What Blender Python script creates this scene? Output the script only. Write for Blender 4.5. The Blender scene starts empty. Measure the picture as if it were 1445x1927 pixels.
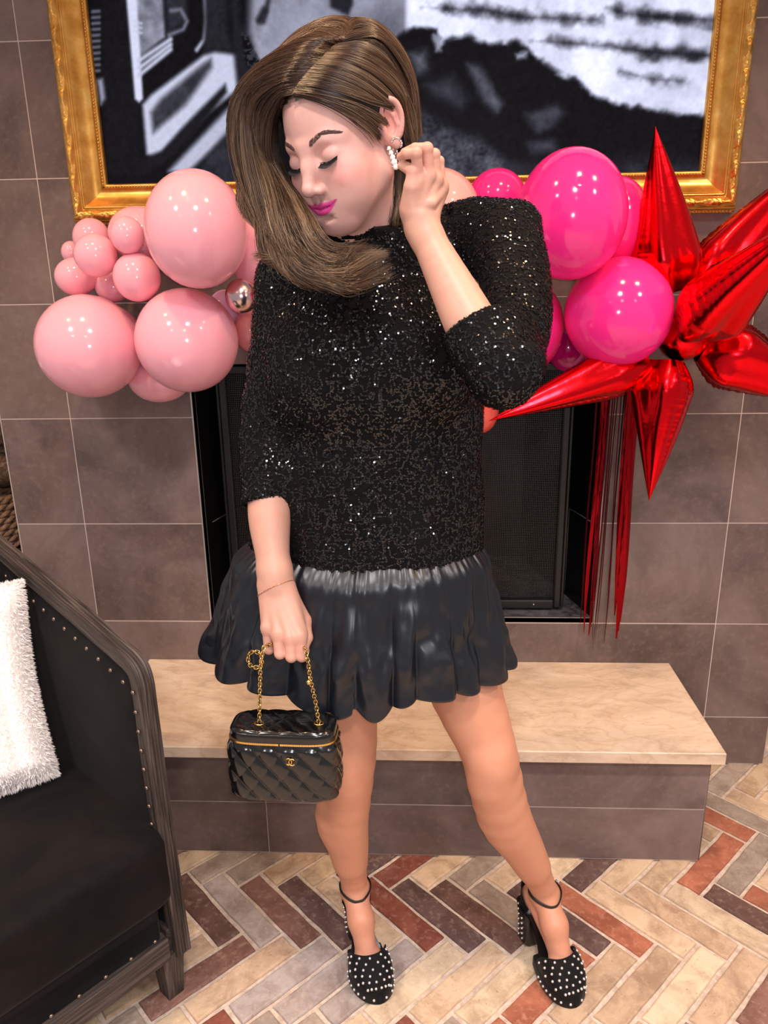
import bpy, math, random
import numpy as np

# ------------------------------------------------------------------ camera
SC = bpy.context.scene
FPX, PW, PH = 1447.0, 1445.0, 1927.0
CAM_C = np.array([0.0, -2.0, 1.405])
_yaw, _pit, _rol = 0.05029789, 0.30129611, -0.01668317
_f0 = np.array([-math.sin(_yaw), math.cos(_yaw), 0.0]); _r0 = np.array([math.cos(_yaw), math.sin(_yaw), 0.0])
_up = np.array([0.0, 0.0, 1.0])
CF = math.cos(_pit) * _f0 - math.sin(_pit) * _up
_u = math.cos(_pit) * _up + math.sin(_pit) * _f0
CR = math.cos(_rol) * _r0 + math.sin(_rol) * _u
CU = -math.sin(_rol) * _r0 + math.cos(_rol) * _u

def ray(px, py): return CF + CR * ((px - PW / 2) / FPX) - CU * ((py - PH / 2) / FPX)
def at(px, py, Y):
    d = ray(px, py); return CAM_C + d * ((Y - CAM_C[1]) / d[1])
def atz(px, py, Z):
    d = ray(px, py); return CAM_C + d * ((Z - CAM_C[2]) / d[2])

cam_d = bpy.data.cameras.new('camera'); cam = bpy.data.objects.new('camera', cam_d)
SC.collection.objects.link(cam)
from mathutils import Matrix, Vector
cam.matrix_world = Matrix(((CR[0], CU[0], -CF[0], CAM_C[0]), (CR[1], CU[1], -CF[1], CAM_C[1]), (CR[2], CU[2], -CF[2], CAM_C[2]), (0, 0, 0, 1)))
cam_d.sensor_fit = 'VERTICAL'; cam_d.sensor_height = 36.0; cam_d.lens = 36.0 * FPX / PH
cam_d.clip_start = 0.02
SC.camera = cam

# ------------------------------------------------------------------ light
SC.view_settings.view_transform = 'Standard'; SC.view_settings.look = 'None'
SC.view_settings.gamma = 1.0; SC.view_settings.use_curve_mapping = False
SC.view_settings.exposure = 0.0
wd = bpy.data.worlds.new('room_ambience'); SC.world = wd; wd.use_nodes = True
_bg = wd.node_tree.nodes['Background']; _bg.inputs[0].default_value = (1.0, 0.90, 0.88, 1); _bg.inputs[1].default_value = 0.46

def lamp(name, kind, loc, power, col, **kw):
    d = bpy.data.lights.new(name, kind); d.energy = power; d.color = col
    for k, v in kw.items(): setattr(d, k, v)
    o = bpy.data.objects.new(name, d); o.location = loc; SC.collection.objects.link(o); return o
# the phone's own flash, just beside its lens
lamp('phone_flash', 'POINT', (0.012, -2.0, 1.425), 20.0, (0.92, 0.93, 1.0), shadow_soft_size=0.010)
# warm ceiling downlights in a row in front of the fireplace wall
for _x, _y, _e in ((-0.66, -0.86, 44), (0.38, -0.86, 38), (1.05, -0.90, 54), (-1.35, -0.90, 22)):
    lamp('ceiling_downlight', 'SPOT', (_x, _y, 2.62), _e, (1.0, 0.64, 0.34), shadow_soft_size=0.035, spot_size=math.radians(110), spot_blend=0.7)
# added whiter fill spots over the room, raising its general light
for _x in (-1.3, 0.1, 1.5):
    for _y in (-1.75, -2.9):
        lamp('room_fill_spot', 'SPOT', (_x, _y, 2.62), 84, (1.0, 0.91, 0.88), shadow_soft_size=0.09, spot_size=math.radians(140), spot_blend=0.8)

# ------------------------------------------------------------------ helpers
C = SC.collection
rnd = random.Random(7)
nrng = np.random.default_rng(11)

def lin(r, g, b):
    f = lambda c: (c / 255 / 12.92) if c / 255 <= 0.04045 else ((c / 255 + 0.055) / 1.055) ** 2.4
    return (f(r), f(g), f(b), 1.0)

def pm(name, col, rough=0.5, metal=0.0, spec=0.5, coat=0.0, coat_rough=0.05, sss=0.0, sss_col=(1, .35, .2), emis=None, emis_s=0.0, sheen=0.0, aniso=0.0, trans=0.0, sss_scale=0.006):
    m = bpy.data.materials.new(name); m.use_nodes = True
    b = m.node_tree.nodes['Principled BSDF']; I = b.inputs
    I['Base Color'].default_value = col; I['Roughness'].default_value = rough; I['Metallic'].default_value = metal
    I['Specular IOR Level'].default_value = spec; I['Coat Weight'].default_value = coat; I['Coat Roughness'].default_value = coat_rough
    if sss: I['Subsurface Weight'].default_value = sss; I['Subsurface Radius'].default_value = sss_col; I['Subsurface Scale'].default_value = sss_scale
    if emis: I['Emission Color'].default_value = emis; I['Emission Strength'].default_value = emis_s
    I['Sheen Weight'].default_value = sheen; I['Anisotropic'].default_value = aniso; I['Transmission Weight'].default_value = trans
    return m

class NT:
    """small node-graph writer"""
    def __init__(s, m): s.m = m; s.t = m.node_tree; s.b = s.t.nodes['Principled BSDF']; s._tc = None
    def n(s, kind, **kw):
        x = s.t.nodes.new('ShaderNode' + kind)
        for k, v in kw.items(): setattr(x, k, v)
        return x
    def l(s, a, b): s.t.links.new(a, b)
    def tc(s, out='Object'):
        if s._tc is None: s._tc = s.n('TexCoord')
        return s._tc.outputs[out]
    def mapping(s, src, scale=(1, 1, 1), loc=None):
        m = s.n('Mapping'); s.l(src, m.inputs[0]); m.inputs['Scale'].default_value = scale
        if loc is not None: s.l(loc, m.inputs['Location'])
        return m.outputs[0]
    def noise(s, src, scale, detail=4, rough=0.55, dist=0.0):
        x = s.n('TexNoise'); s.l(src, x.inputs['Vector']); x.inputs['Scale'].default_value = scale
        x.inputs['Detail'].default_value = detail; x.inputs['Roughness'].default_value = rough; x.inputs['Distortion'].default_value = dist
        return x.outputs['Fac']
    def ramp(s, fac, stops):
        r = s.n('ValToRGB'); e = r.color_ramp.elements
        while len(e) < len(stops): e.new(0.5)
        for q, (p, c) in zip(e, stops): q.position = p; q.color = c if len(c) == 4 else (*c, 1)
        s.l(fac, r.inputs[0]); return r.outputs[0]
    def mix(s, fac, a, b, mode='MIX'):
        x = s.n('Mix', data_type='RGBA', blend_type=mode)
        if isinstance(fac, (int, float)): x.inputs[0].default_value = fac
        else: s.l(fac, x.inputs[0])
        for v, i in ((a, 6), (b, 7)):
            if isinstance(v, tuple): x.inputs[i].default_value = v
            else: s.l(v, x.inputs[i])
        return x.outputs[2]
    def bump(s, h, strength=0.3, dist=0.01):
        b = s.n('Bump'); b.inputs['Strength'].default_value = strength; b.inputs['Distance'].default_value = dist
        s.l(h, b.inputs['Height']); s.l(b.outputs[0], s.b.inputs['Normal']); return b
    def col(s, c): s.l(c, s.b.inputs['Base Color'])
    def rough(s, c): s.l(c, s.b.inputs['Roughness'])
g4 = lambda v: (v, v, v, 1)

WL = {}          # world location of every object that may be a parent
def _w(o): return WL.get(o.name, np.zeros(3)) if o is not None else np.zeros(3)

def mesh_data(name, V, F, smooth=True, mats=(), matidx=None):
    V = np.asarray(V, dtype=np.float32).reshape(-1, 3)
    me = bpy.data.meshes.new(name)
    if isinstance(F, np.ndarray):
        k = F.shape[1]; nf = len(F)
        me.vertices.add(len(V)); me.vertices.foreach_set('co', V.ravel())
        me.loops.add(nf * k); me.loops.foreach_set('vertex_index', F.astype(np.int32).ravel())
        me.polygons.add(nf); me.polygons.foreach_set('loop_start', np.arange(0, nf * k, k, dtype=np.int32))
        me.update(calc_edges=True)
    else:
        me.from_pydata(V.tolist(), [], [list(map(int, f)) for f in F]); me.update()
    me.validate()
    me.polygons.foreach_set('use_smooth', np.full(len(me.polygons), bool(smooth)))
    for m in mats: me.materials.append(m)
    if matidx is not None and len(matidx) == len(me.polygons): me.polygons.foreach_set('material_index', np.asarray(matidx, np.int32))
    return me

def obj(name, V, F, mat, parent=None, smooth=True, loc=None, kind=None, label=None, col=None):
    """one mesh object; V in world coordinates; loc = where its own origin stands"""
    V = np.asarray(V, dtype=np.float64).reshape(-1, 3)
    loc = np.zeros(3) if loc is None else np.asarray(loc, float)
    if parent is not None and not np.any(loc): loc = _w(parent)
    me = mesh_data(name, V - loc, F, smooth, [mat] if mat else [])
    if col is not None:
        a = me.color_attributes.new('tint', 'FLOAT_COLOR', 'POINT')
        cc = np.ones((len(V), 4), np.float32); cc[:, :3] = col; a.data.foreach_set('color', cc.ravel())
    o = bpy.data.objects.new(name, me); C.objects.link(o); WL[o.name] = loc
    if parent is not None: o.parent = parent
    o.location = loc - _w(parent)
    if kind: o['kind'] = kind
    if label: o['label'] = label
    return o

def inst(name, me, parent, wloc, rot=None, scale=None, kind=None):
    o = bpy.data.objects.new(name, me); C.objects.link(o); wloc = np.asarray(wloc, float); WL[o.name] = wloc
    if parent is not None: o.parent = parent
    o.location = wloc - _w(parent)
    if rot is not None: o.rotation_euler = rot
    if scale is not None: o.scale = scale
    if kind: o['kind'] = kind
    return o

def thing(name, label, cat, loc, group=None):
    o = bpy.data.objects.new(name, None); C.objects.link(o); o.location = loc; o.empty_display_size = 0.05
    WL[o.name] = np.asarray(loc, float); tag(o, label, cat, group); return o
def tag(o, label, cat, group=None):
    o['label'] = label; o['category'] = cat
    if group: o['group'] = group
    return o
def struct(o): o['kind'] = 'structure'; return o

def N(v): v = np.asarray(v, float); return v / (np.linalg.norm(v) + 1e-12)

class MB:
    """collects shapes for one mesh"""
    def __init__(s): s.V = []; s.F = []
    def add(s, V, F):
        o = len(s.V); s.V.extend([tuple(v) for v in np.asarray(V, float)]); s.F.extend([[int(i) + o for i in f] for f in F]); return s
    def box(s, c, size, ax=None, bev=0.0):
        h = np.asarray(size, float) / 2; ax = np.eye(3) if ax is None else np.asarray(ax, float)
        c = np.asarray(c, float)
        if bev <= 0:
            P = np.array([[x, y, z] for x in (-1, 1) for y in (-1, 1) for z in (-1, 1)]) * h
            F = [(0, 1, 3, 2), (4, 6, 7, 5), (0, 4, 5, 1), (2, 3, 7, 6), (0, 2, 6, 4), (1, 5, 7, 3)]
            return s.add(c + P @ ax, F)
        b = min(bev, *(h * .99)); P = []; idx = {}
        for i, x in enumerate((-1, 1)):
            for j, y in enumerate((-1, 1)):
                for k, z in enumerate((-1, 1)):
                    for a in range(3):
                        q = np.array([x, y, z]) * (h - b); q[a] = (x, y, z)[a] * h[a]
                        idx[(i, j, k, a)] = len(P); P.append(q)
        F = []
        for a in range(3):
            u, v = [(1, 2), (0, 2), (0, 1)][a]
            for sgn in (0, 1):
                f = []
                for (p, q) in ((0, 0), (1, 0), (1, 1), (0, 1)):
                    k = [0, 0, 0]; k[a] = sgn; k[u] = p; k[v] = q; f.append(idx[(*k, a)])
                F.append(f)
        for a in range(3):     # edges along axis a
            u, v = [(1, 2), (0, 2), (0, 1)][a]
            for p in (0, 1):
                for q in (0, 1):
                    k0 = [0, 0, 0]; k0[u] = p; k0[v] = q; k1 = list(k0); k1[a] = 1
                    F.append([idx[(*k0, u)], idx[(*k1, u)], idx[(*k1, v)], idx[(*k0, v)]])
        for i in (0, 1):
            for j in (0, 1):
                for k in (0, 1): F.append([idx[(i, j, k, 0)], idx[(i, j, k, 1)], idx[(i, j, k, 2)]])
        return s.add(c + np.array(P) @ ax, F)
    def tube(s, pts, r, n=8, cap=True, flat=None, closed=False):
        pts = np.asarray(pts, float); m = len(pts); r = np.broadcast_to(np.asarray(r, float), (m,))
        T = np.gradient(pts, axis=0) if not closed else (np.roll(pts, -1, 0) - np.roll(pts, 1, 0))
        T /= (np.linalg.norm(T, axis=1)[:, None] + 1e-12)
        a = np.array([0, 0, 1.0]) if abs(T[0][2]) < .9 else np.array([1.0, 0, 0])
        nrm = N(np.cross(T[0], a)); V = []
        for i in range(m):
            nrm = N(nrm - T[i] * (nrm @ T[i])); bn = np.cross(T[i], nrm)
            for k in range(n):
                t = 2 * math.pi * k / n; fx, fy = (1, 1) if flat is None else flat
                V.append(pts[i] + r[i] * (math.cos(t) * nrm * fx + math.sin(t) * bn * fy))
        F = []
        for i in range(m if closed else m - 1):
            j = (i + 1) % m
            for k in range(n): F.append((i * n + k, i * n + (k + 1) % n, j * n + (k + 1) % n, j * n + k))
        if cap and not closed: F.append(list(range(n))[::-1]); F.append([(m - 1) * n + k for k in range(n)])
        return s.add(V, F)
    def sphere(s, c, r, nu=12, nv=8, ax=None):
        r = np.broadcast_to(np.asarray(r, float), (3,)); V = []; F = []
        for j in range(1, nv):
            p = math.pi * j / nv
            for i in range(nu):
                t = 2 * math.pi * i / nu; V.append((math.sin(p) * math.cos(t), math.sin(p) * math.sin(t), math.cos(p)))
        V.append((0, 0, 1)); V.append((0, 0, -1)); a, b = len(V) - 2, len(V) - 1
        for j in range(nv - 2):
            for i in range(nu): F.append((j * nu + i, (j + 1) * nu + i, (j + 1) * nu + (i + 1) % nu, j * nu + (i + 1) % nu))
        for i in range(nu): F.append((a, i, (i + 1) % nu)); F.append((b, (nv - 2) * nu + (i + 1) % nu, (nv - 2) * nu + i))
        P = np.array(V) * r
        if ax is not None: P = P @ np.asarray(ax)
        return s.add(np.asarray(c, float) + P, F)
    def lathe(s, prof, c, axis=(0, 0, 1), n=24):
        axis = N(axis); a = np.array([1.0, 0, 0]) if abs(axis[0]) < .9 else np.array([0, 1.0, 0])
        e1 = N(np.cross(axis, a)); e2 = np.cross(axis, e1); V = []; F = []
        for (r, h) in prof:
            for k in range(n):
                t = 2 * math.pi * k / n; V.append(np.asarray(c) + axis * h + r * (math.cos(t) * e1 + math.sin(t) * e2))
        for i in range(len(prof) - 1):
            for k in range(n): F.append((i * n + k, i * n + (k + 1) % n, (i + 1) * n + (k + 1) % n, (i + 1) * n + k))
        return s.add(V, F)
    def grid(s, P):
        """P: (a,b,3) grid of points"""
        a, b, _ = P.shape; F = [(i * b + j, (i + 1) * b + j, (i + 1) * b + j + 1, i * b + j + 1) for i in range(a - 1) for j in range(b - 1)]
        return s.add(P.reshape(-1, 3), F)
    def out(s, name, mat, parent=None, **kw): return obj(name, np.array(s.V), s.F, mat, parent, **kw)

def grid_faces(a, b, wrap_b=False):
    i, j = np.meshgrid(np.arange(a - 1), np.arange(b if wrap_b else b - 1), indexing='ij')
    j2 = (j + 1) % b
    return np.stack([i * b + j, i * b + j2, (i + 1) * b + j2, (i + 1) * b + j], -1).reshape(-1, 4)

def spline(P, n):
    """Catmull-Rom through the control points, n samples"""
    P = np.asarray(P, float); m = len(P)
    Q = np.vstack([2 * P[0] - P[1], P, 2 * P[-1] - P[-2]])
    t = np.linspace(0, m - 1 - 1e-9, n); k = t.astype(int); u = (t - k)[:, None]
    a, b, c, d = Q[k], Q[k + 1], Q[k + 2], Q[k + 3]
    return 0.5 * (2 * b + (c - a) * u + (2 * a - 5 * b + 4 * c - d) * u ** 2 + (3 * b - a - 3 * c + d) * u ** 3)

def vnoise(P, seed=0):
    """cheap smooth 3-D value noise, -1..1"""
    P = np.asarray(P, float); i = np.floor(P).astype(np.int64); f = P - i; f = f * f * (3 - 2 * f)
    def h(a, b, c):
        n = (a * 73856093) ^ (b * 19349663) ^ (c * 83492791) ^ (seed * 2654435761)
        n = (n ^ (n >> 13)) * 1274126177; n = n ^ (n >> 16)
        return (n & 0xffff) / 32767.5 - 1
    r = 0
    for a in (0, 1):
        for b in (0, 1):
            for c in (0, 1):
                w = (f[..., 0] if a else 1 - f[..., 0]) * (f[..., 1] if b else 1 - f[..., 1]) * (f[..., 2] if c else 1 - f[..., 2])
                r = r + w * h(i[..., 0] + a, i[..., 1] + b, i[..., 2] + c)
    return r
def fbm(P, seed=0, o=4):
    r = 0; a = 1
    for k in range(o): r = r + a * vnoise(np.asarray(P) * 2 ** k, seed + k); a *= .5
    return r

# ------------------------------------------------------------------ materials of the room
def m_tile():
    m = pm('porcelain_tile', lin(110, 90, 84), rough=0.42, spec=0.35); g = NT(m)
    oi = g.n('ObjectInfo'); sc = g.n('VectorMath', operation='SCALE'); cx = g.n('CombineXYZ')
    for k in range(3): g.l(oi.outputs['Random'], cx.inputs[k])
    g.l(cx.outputs[0], sc.inputs[0]); sc.inputs['Scale'].default_value = 37.0
    v = g.mapping(g.tc(), (1, 1, 1), sc.outputs[0])
    a = g.noise(v, 3.2, 6, .62, .6); b = g.noise(v, 11, 5, .6); c = g.noise(v, 60, 4, .6)
    base = g.ramp(a, [(.30, lin(82, 69, 67)), (.48, lin(110, 94, 91)), (.66, lin(132, 114, 110))])
    warm = g.mix(g.ramp(b, [(.45, g4(0)), (.7, g4(.55))]), base, lin(116, 94, 86))
    g.col(g.mix(g.ramp(c, [(.5, g4(0)), (.8, g4(.35))]), warm, lin(150, 128, 120)))
    g.rough(g.ramp(b, [(.3, g4(.34)), (.7, g4(.5))])); g.bump(c, .06, .004); return m
M_TILE = m_tile()
M_GROUT = pm('pale_grout', lin(200, 182, 175), .8)
def m_mortar():
    m = pm('floor_mortar', lin(190, 168, 148), .9, spec=.2); g = NT(m); n = g.noise(g.tc(), 60, 5, .65)
    g.col(g.ramp(n, [(.3, lin(178, 158, 142)), (.7, lin(220, 204, 188))])); g.bump(n, .4, .004); return m
M_MORTAR = m_mortar()
def m_brick():
    m = pm('worn_brick', (.4, .3, .2, 1), .72, spec=.3); g = NT(m)
    oi = g.n('ObjectInfo'); cx = g.n('CombineXYZ')
    for k in range(3): g.l(oi.outputs['Random'], cx.inputs[k])
    sc = g.n('VectorMath', operation='SCALE'); g.l(cx.outputs[0], sc.inputs[0]); sc.inputs['Scale'].default_value = 53.0
    v = g.mapping(g.tc(), (1, 1, 1), sc.outputs[0])
    a = g.noise(v, 14, 6, .65, .8); b = g.noise(v, 75, 5, .65); c = g.noise(v, 6, 3, .5, 1.2); p = g.noise(v, 160, 3, .5)
    base = oi.outputs['Color']
    dk = g.mix(1.0, base, lin(196, 184, 180), 'MULTIPLY'); li = g.mix(.22, base, lin(238, 214, 186))
    k = g.mix(g.ramp(a, [(.36, g4(.25)), (.60, g4(1))]), dk, base)
    k = g.mix(g.ramp(b, [(.52, g4(0)), (.75, g4(.8))]), k, li)
    k = g.mix(g.ramp(c, [(.62, g4(0)), (.74, g4(.22))]), k, lin(112, 92, 86))
    k = g.mix(g.ramp(p, [(.24, g4(.6)), (.34, g4(0))]), k, lin(110, 84, 66))
    g.col(k); g.rough(g.ramp(b, [(.3, g4(.55)), (.7, g4(.82))])); g.bump(b, .35, .004); return m
M_BRICK = m_brick()
def m_stone():
    m = pm('honed_sandstone', lin(196, 160, 122), .34, spec=.4); g = NT(m)
    v = g.mapping(g.tc(), (1.0, 2.2, 1.5)); a = g.noise(v, 5, 8, .68, 1.6); b = g.noise(v, 26, 6, .7, 1.0)
    w = g.n('TexWave', wave_type='BANDS', bands_direction='DIAGONAL'); g.l(v, w.inputs[0]); w.inputs['Scale'].default_value = 4; w.inputs['Distortion'].default_value = 14; w.inputs['Detail'].default_value = 5; w.inputs['Detail Scale'].default_value = 2.2
    base = g.ramp(a, [(.3, lin(184, 160, 138)), (.5, lin(212, 188, 164)), (.7, lin(226, 206, 184))])
    k = g.mix(g.ramp(w.outputs['Fac'], [(.0, g4(.22)), (.14, g4(0))]), base, lin(160, 122, 90))
    g.col(g.mix(g.ramp(b, [(.5, g4(0)), (.8, g4(.4))]), k, lin(228, 210, 190))); g.bump(b, .05, .003); return m
M_STONE = m_stone()
M_BLACK = pm('black_metal', lin(24, 24, 26), .42, spec=.5)
M_FIRE = pm('firebox_black', lin(9, 9, 10), .35, spec=.35)
M_TRIM = pm('brushed_trim', lin(205, 195, 190), .35, metal=.6)
def m_dust():
    m = pm('dusty_steel', lin(70, 70, 74), .55, spec=.4); g = NT(m); n = g.noise(g.tc(), 22, 6, .7, 1)
    g.col(g.ramp(n, [(.35, lin(40, 40, 43)), (.7, lin(112, 110, 114))])); return m
M_DUST = m_dust()

# ------------------------------------------------------------------ wall, niche, opening
XL, XR = -1.1305, 1.010
OL, OR_, OB, OT = -0.603, 0.482, 0.455, 1.185          # fireplace opening
WY = 0.0012                                              # grout plane; the tiles stand proud of it to y = 0
def slab(mb, x0, x1, y0, y1, z0, z1): mb.box(((x0 + x1) / 2, (y0 + y1) / 2, (z0 + z1) / 2), (x1 - x0, y1 - y0, z1 - z0)); return mb
b = MB()
slab(b, XL + .003, OL, WY, .12, 0, 2.75); slab(b, OR_, XR - .003, WY, .12, 0, 2.75); slab(b, OL, OR_, WY, .12, 0, OB); slab(b, OL, OR_, WY, .12, OT, 2.75)
wall = struct(b.out('wall_back', M_GROUT, smooth=False))
b = MB(); slab(b, XL + .002, XL + .03, .12, .75, 0, 2.75); wl = struct(b.out('wall_left', M_TILE, smooth=False))
b = MB(); slab(b, XR - .03, XR - .002, .12, .75, 0, 2.75); wr = struct(b.out('wall_right', M_TILE, smooth=False))
b = MB(); slab(b, -2.6, XL + .03, .75, .80, 0, 2.75); slab(b, XR - .03, 2.8, .75, .80, 0, 2.75)
M_PLASTER = pm('niche_plaster', lin(92, 74, 64), .8)
struct(b.out('wall_recess', M_PLASTER, smooth=False))
# tiles, each a slab of its own with recessed joints
TZ0, TH, TW, TX0, J = 0.1565, 0.2965, 0.5870, -0.938, 0.0029
def tile_piece(x0, x1, z0, z1, parent, y=0.0, depth=.012):
    w, h = x1 - x0, z1 - z0
    mb = MB(); mb.box((0, 0, 0), (w, depth, h), bev=.0008)
    me = mesh_data('tile', np.array(mb.V), mb.F, False, [M_TILE])
    inst('tile', me, parent, ((x0 + x1) / 2, y + depth / 2, (z0 + z1) / 2))
cols = [XL] + [TX0 + TW * k for k in range(4)] + [XR]
rows = [0.0] + [TZ0 + TH * k for k in range(9)] + [2.75]
for i in range(len(cols) - 1):
    for k in range(len(rows) - 1):
        x0, x1, z0, z1 = cols[i] + J / 2, cols[i + 1] - J / 2, rows[k] + J / 2, rows[k + 1] - J / 2
        # cut round the opening
        parts = [(x0, x1, z0, z1)]
        if x1 > OL and x0 < OR_ and z1 > OB and z0 < OT:
            parts = []
            if z0 < OB - .01: parts.append((x0, x1, z0, OB))
            if z1 > OT + .01: parts.append((x0, x1, OT, z1))
            a0, a1 = max(z0, OB), min(z1, OT)
            if x0 < OL - .01: parts.append((x0, OL - .004, a0, a1))
            if x1 > OR_ + .01: parts.append((OR_ + .004, x1, a0, a1))
        for p in parts: tile_piece(*p, wall)
# bright edge strips round the opening
for nm, (x0, x1, z0, z1) in (('trim_1', (OL - .004, OL, OB, OT)), ('trim_2', (OR_, OR_ + .004, OB, OT)), ('trim_3', (OL, OR_, OB - .003, OB))):
    b = MB(); slab(b, x0, x1, -.001, .03, z0, z1); struct(b.out(nm, M_TRIM, smooth=False))
for nm, x in (('trim_4', XL), ('trim_5', XR - .003)):
    b = MB(); slab(b, x, x + .003, -.001, .02, 0, 2.75); struct(b.out(nm, M_TRIM, smooth=False))

# ------------------------------------------------------------------ fireplace insert
fp = thing('fireplace_insert', 'black metal fireplace insert with mesh screen set deep in the tiled wall', 'fireplace', (-.06, .2, OB))
b = MB()
zf = OB + .006
A = [(OL + .001, .03), (OR_ - .001, .03), (OR_ - .14, .52), (OL + .14, .52)]
P = [(x, y, z) for z in (zf, OT - .002) for x, y in A]
b.add(P, [(1, 2, 6, 5), (2, 3, 7, 6), (3, 0, 4, 7), (4, 5, 6, 7)]); b.out('firebox', M_FIRE, fp, smooth=False)
b = MB(); b.add([(x, y, zf) for x, y in A], [(0, 1, 2, 3)]); b.out('firebox_floor', M_DUST, fp, smooth=False)
M_SEAM = pm('refractory_seam', lin(88, 86, 88), .7)
for s, xa, xb in ((1, OR_ - .003, OR_ - .13), (-1, OL + .003, OL + .13)):       # cracks between the panels
    b = MB(); y0, y1 = .05, .45
    pts = [np.array([xa + (xb - xa) * t - s * .004, y0 + (y1 - y0) * t, .735 + .012 * math.sin(t * 9) * t]) for t in np.linspace(.02, .98, 9)]
    b.tube(pts, .0014, 5); t = .32
    q = np.array([xa + (xb - xa) * t - s * .004, y0 + (y1 - y0) * t, .735]); b.tube([q, q - [0, 0, .1], q - [0, 0, .26]], .0010, 5)
    b.out('panel_seam', M_SEAM, fp)
# screen frame, set back from the wall
SY = .075
pxl, pxr = at(440, 1000, SY)[0], at(1054, 1000, SY)[0]
zb = at(1000, 1141, SY)[2]; zt = OT - .01
for x, s in ((pxl, -1), (pxr, 1)):
    b = MB()
    b.box((x, SY, (zb + zt) / 2), (.019, .022, zt - zb), bev=.003); b.box((x + s * .015, SY + .006, (zb + zt) / 2), (.009, .02, zt - zb), bev=.002)
    b.out('screen_post', M_BLACK, fp, smooth=False)
b = MB(); b.box(((pxl + pxr) / 2, SY, zb + .011), (pxr - pxl - .02, .026, .026), bev=.003); b.out('bottom_bar', M_BLACK, fp, smooth=False)
b = MB(); b.box(((pxl + pxr) / 2, SY, zt - .012), (pxr - pxl, .026, .022), bev=.003); b.out('top_bar', M_BLACK, fp, smooth=False)
b = MB(); b.sphere((at(1003, 1128, SY)[0], SY - .014, zb + .012), .0024, 8, 6); b.out('screw', M_TRIM, fp)
def m_mesh():
    m = pm('woven_wire_mesh', lin(15, 15, 17), .55); g = NT(m)
    t = m.node_tree; w = []
    for d in ('X', 'Z'):
        k = g.n('TexWave', wave_type='BANDS', bands_direction=d); g.l(g.tc(), k.inputs[0]); k.inputs['Scale'].default_value = 62; w.append(k.outputs['Fac'])
    mx = g.n('Math', operation='MAXIMUM'); g.l(w[0], mx.inputs[0]); g.l(w[1], mx.inputs[1])
    r = g.ramp(mx.outputs[0], [(.62, g4(0)), (.75, g4(1))]); g.l(r, g.b.inputs['Alpha']); return m
b = MB(); b.grid(np.array([[(x, SY + .004 + .003 * math.sin(x * 40), z) for z in (zb + .02, zt - .02)] for x in np.linspace(pxl + .008, pxr - .008, 40)]))
b.out('mesh_curtain', m_mesh(), fp)

# ------------------------------------------------------------------ hearth
HL, HR, HZ, HT = -.80, .706, .331, .0315
hb = MB(); slab(hb, HL + .02, .684, -.4018, .006, 0, HZ - HT); hearth_base = struct(hb.out('hearth_base', M_GROUT, smooth=False))
for (x0, x1, z0, z1) in ((-.974 + .17, -.388, .002, .1505), (-.386, .2, .002, .1505), (.202, .6835, .002, .1505), (HL + .02, -.388, .1525, .299), (-.386, .2, .1525, .299), (.202, .6835, .1525, .299)):
    tile_piece(x0, x1, z0, z1, hearth_base, y=-.403, depth=.010)
b = MB(); b.box((.6862, -.2, .15), (.004, .40, .298)); tme = mesh_data('tile', np.array(b.V) - [.6862, -.2, .15], b.F, False, [M_TILE]); inst('tile', tme, hearth_base, (.6862, -.2, .15))
b = MB(); b.box(((HL + HR) / 2, -.2175, HZ - HT / 2), (HR - HL, .435, HT), bev=.0022)
tag(b.out('hearth_slab', M_STONE, smooth=False, loc=((HL + HR) / 2, -.2175, HZ - HT)), 'long beige stone hearth slab below the fireplace', 'hearth')

# ------------------------------------------------------------------ herringbone brick floor
b = MB(); slab(b, -2.6, 2.8, -3.2, .8, -.06, -.0060); floor = struct(b.out('floor', M_MORTAR, smooth=False))
BL, BW, BH = .2445, .0552, .03
brick_meshes = []
for v in range(6):
    r = random.Random(40 + v); nx, ny = 7, 3
    xs = np.linspace(-BL / 2, BL / 2, nx); ys = np.linspace(-BW / 2, BW / 2, ny)
    top = np.zeros((nx, ny, 3)); rim = np.zeros((nx, ny, 3))
    V = []; F = []
    ring = [(i, 0) for i in range(nx)] + [(nx - 1, 1)] + [(i, ny - 1) for i in range(nx - 1, -1, -1)] + [(0, 1)]
    jit = {p: (r.uniform(-.0013, .0013), r.uniform(-.0013, .0013)) for p in ring}
    for z, ins in ((-BH, 0), (-.0036, 0), (-.0010, .0014), (.0, .0040)):
        for (i, j) in ring:
            x = xs[i] + jit[(i, j)][0]; y = ys[j] + jit[(i, j)][1]
            x -= ins * np.sign(xs[i]) * (1 if i in (0, nx - 1) else 0); y -= ins * np.sign(ys[j]) * (1 if j in (0, ny - 1) else 0)
            V.append((x, y, z + (r.uniform(-.0005, .0004) if z > -.001 else 0)))
    n = len(ring)
    for q in range(3):
        for k in range(n): F.append((q * n + k, q * n + (k + 1) % n, (q + 1) * n + (k + 1) % n, (q + 1) * n + k))
    F.append([3 * n + k for k in range(n)])
    me = mesh_data('brick', np.array(V), F, False, [M_BRICK]); brick_meshes.append(me)
PAL = dict(Y=(212, 186, 156), y=(224, 202, 172), T=(198, 170, 142), G=(170, 154, 140), P=(180, 166, 160), B=(144, 106, 94), D=(104, 80, 76), R=(146, 84, 68), O=(174, 108, 84), K=(108, 80, 72))
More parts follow.
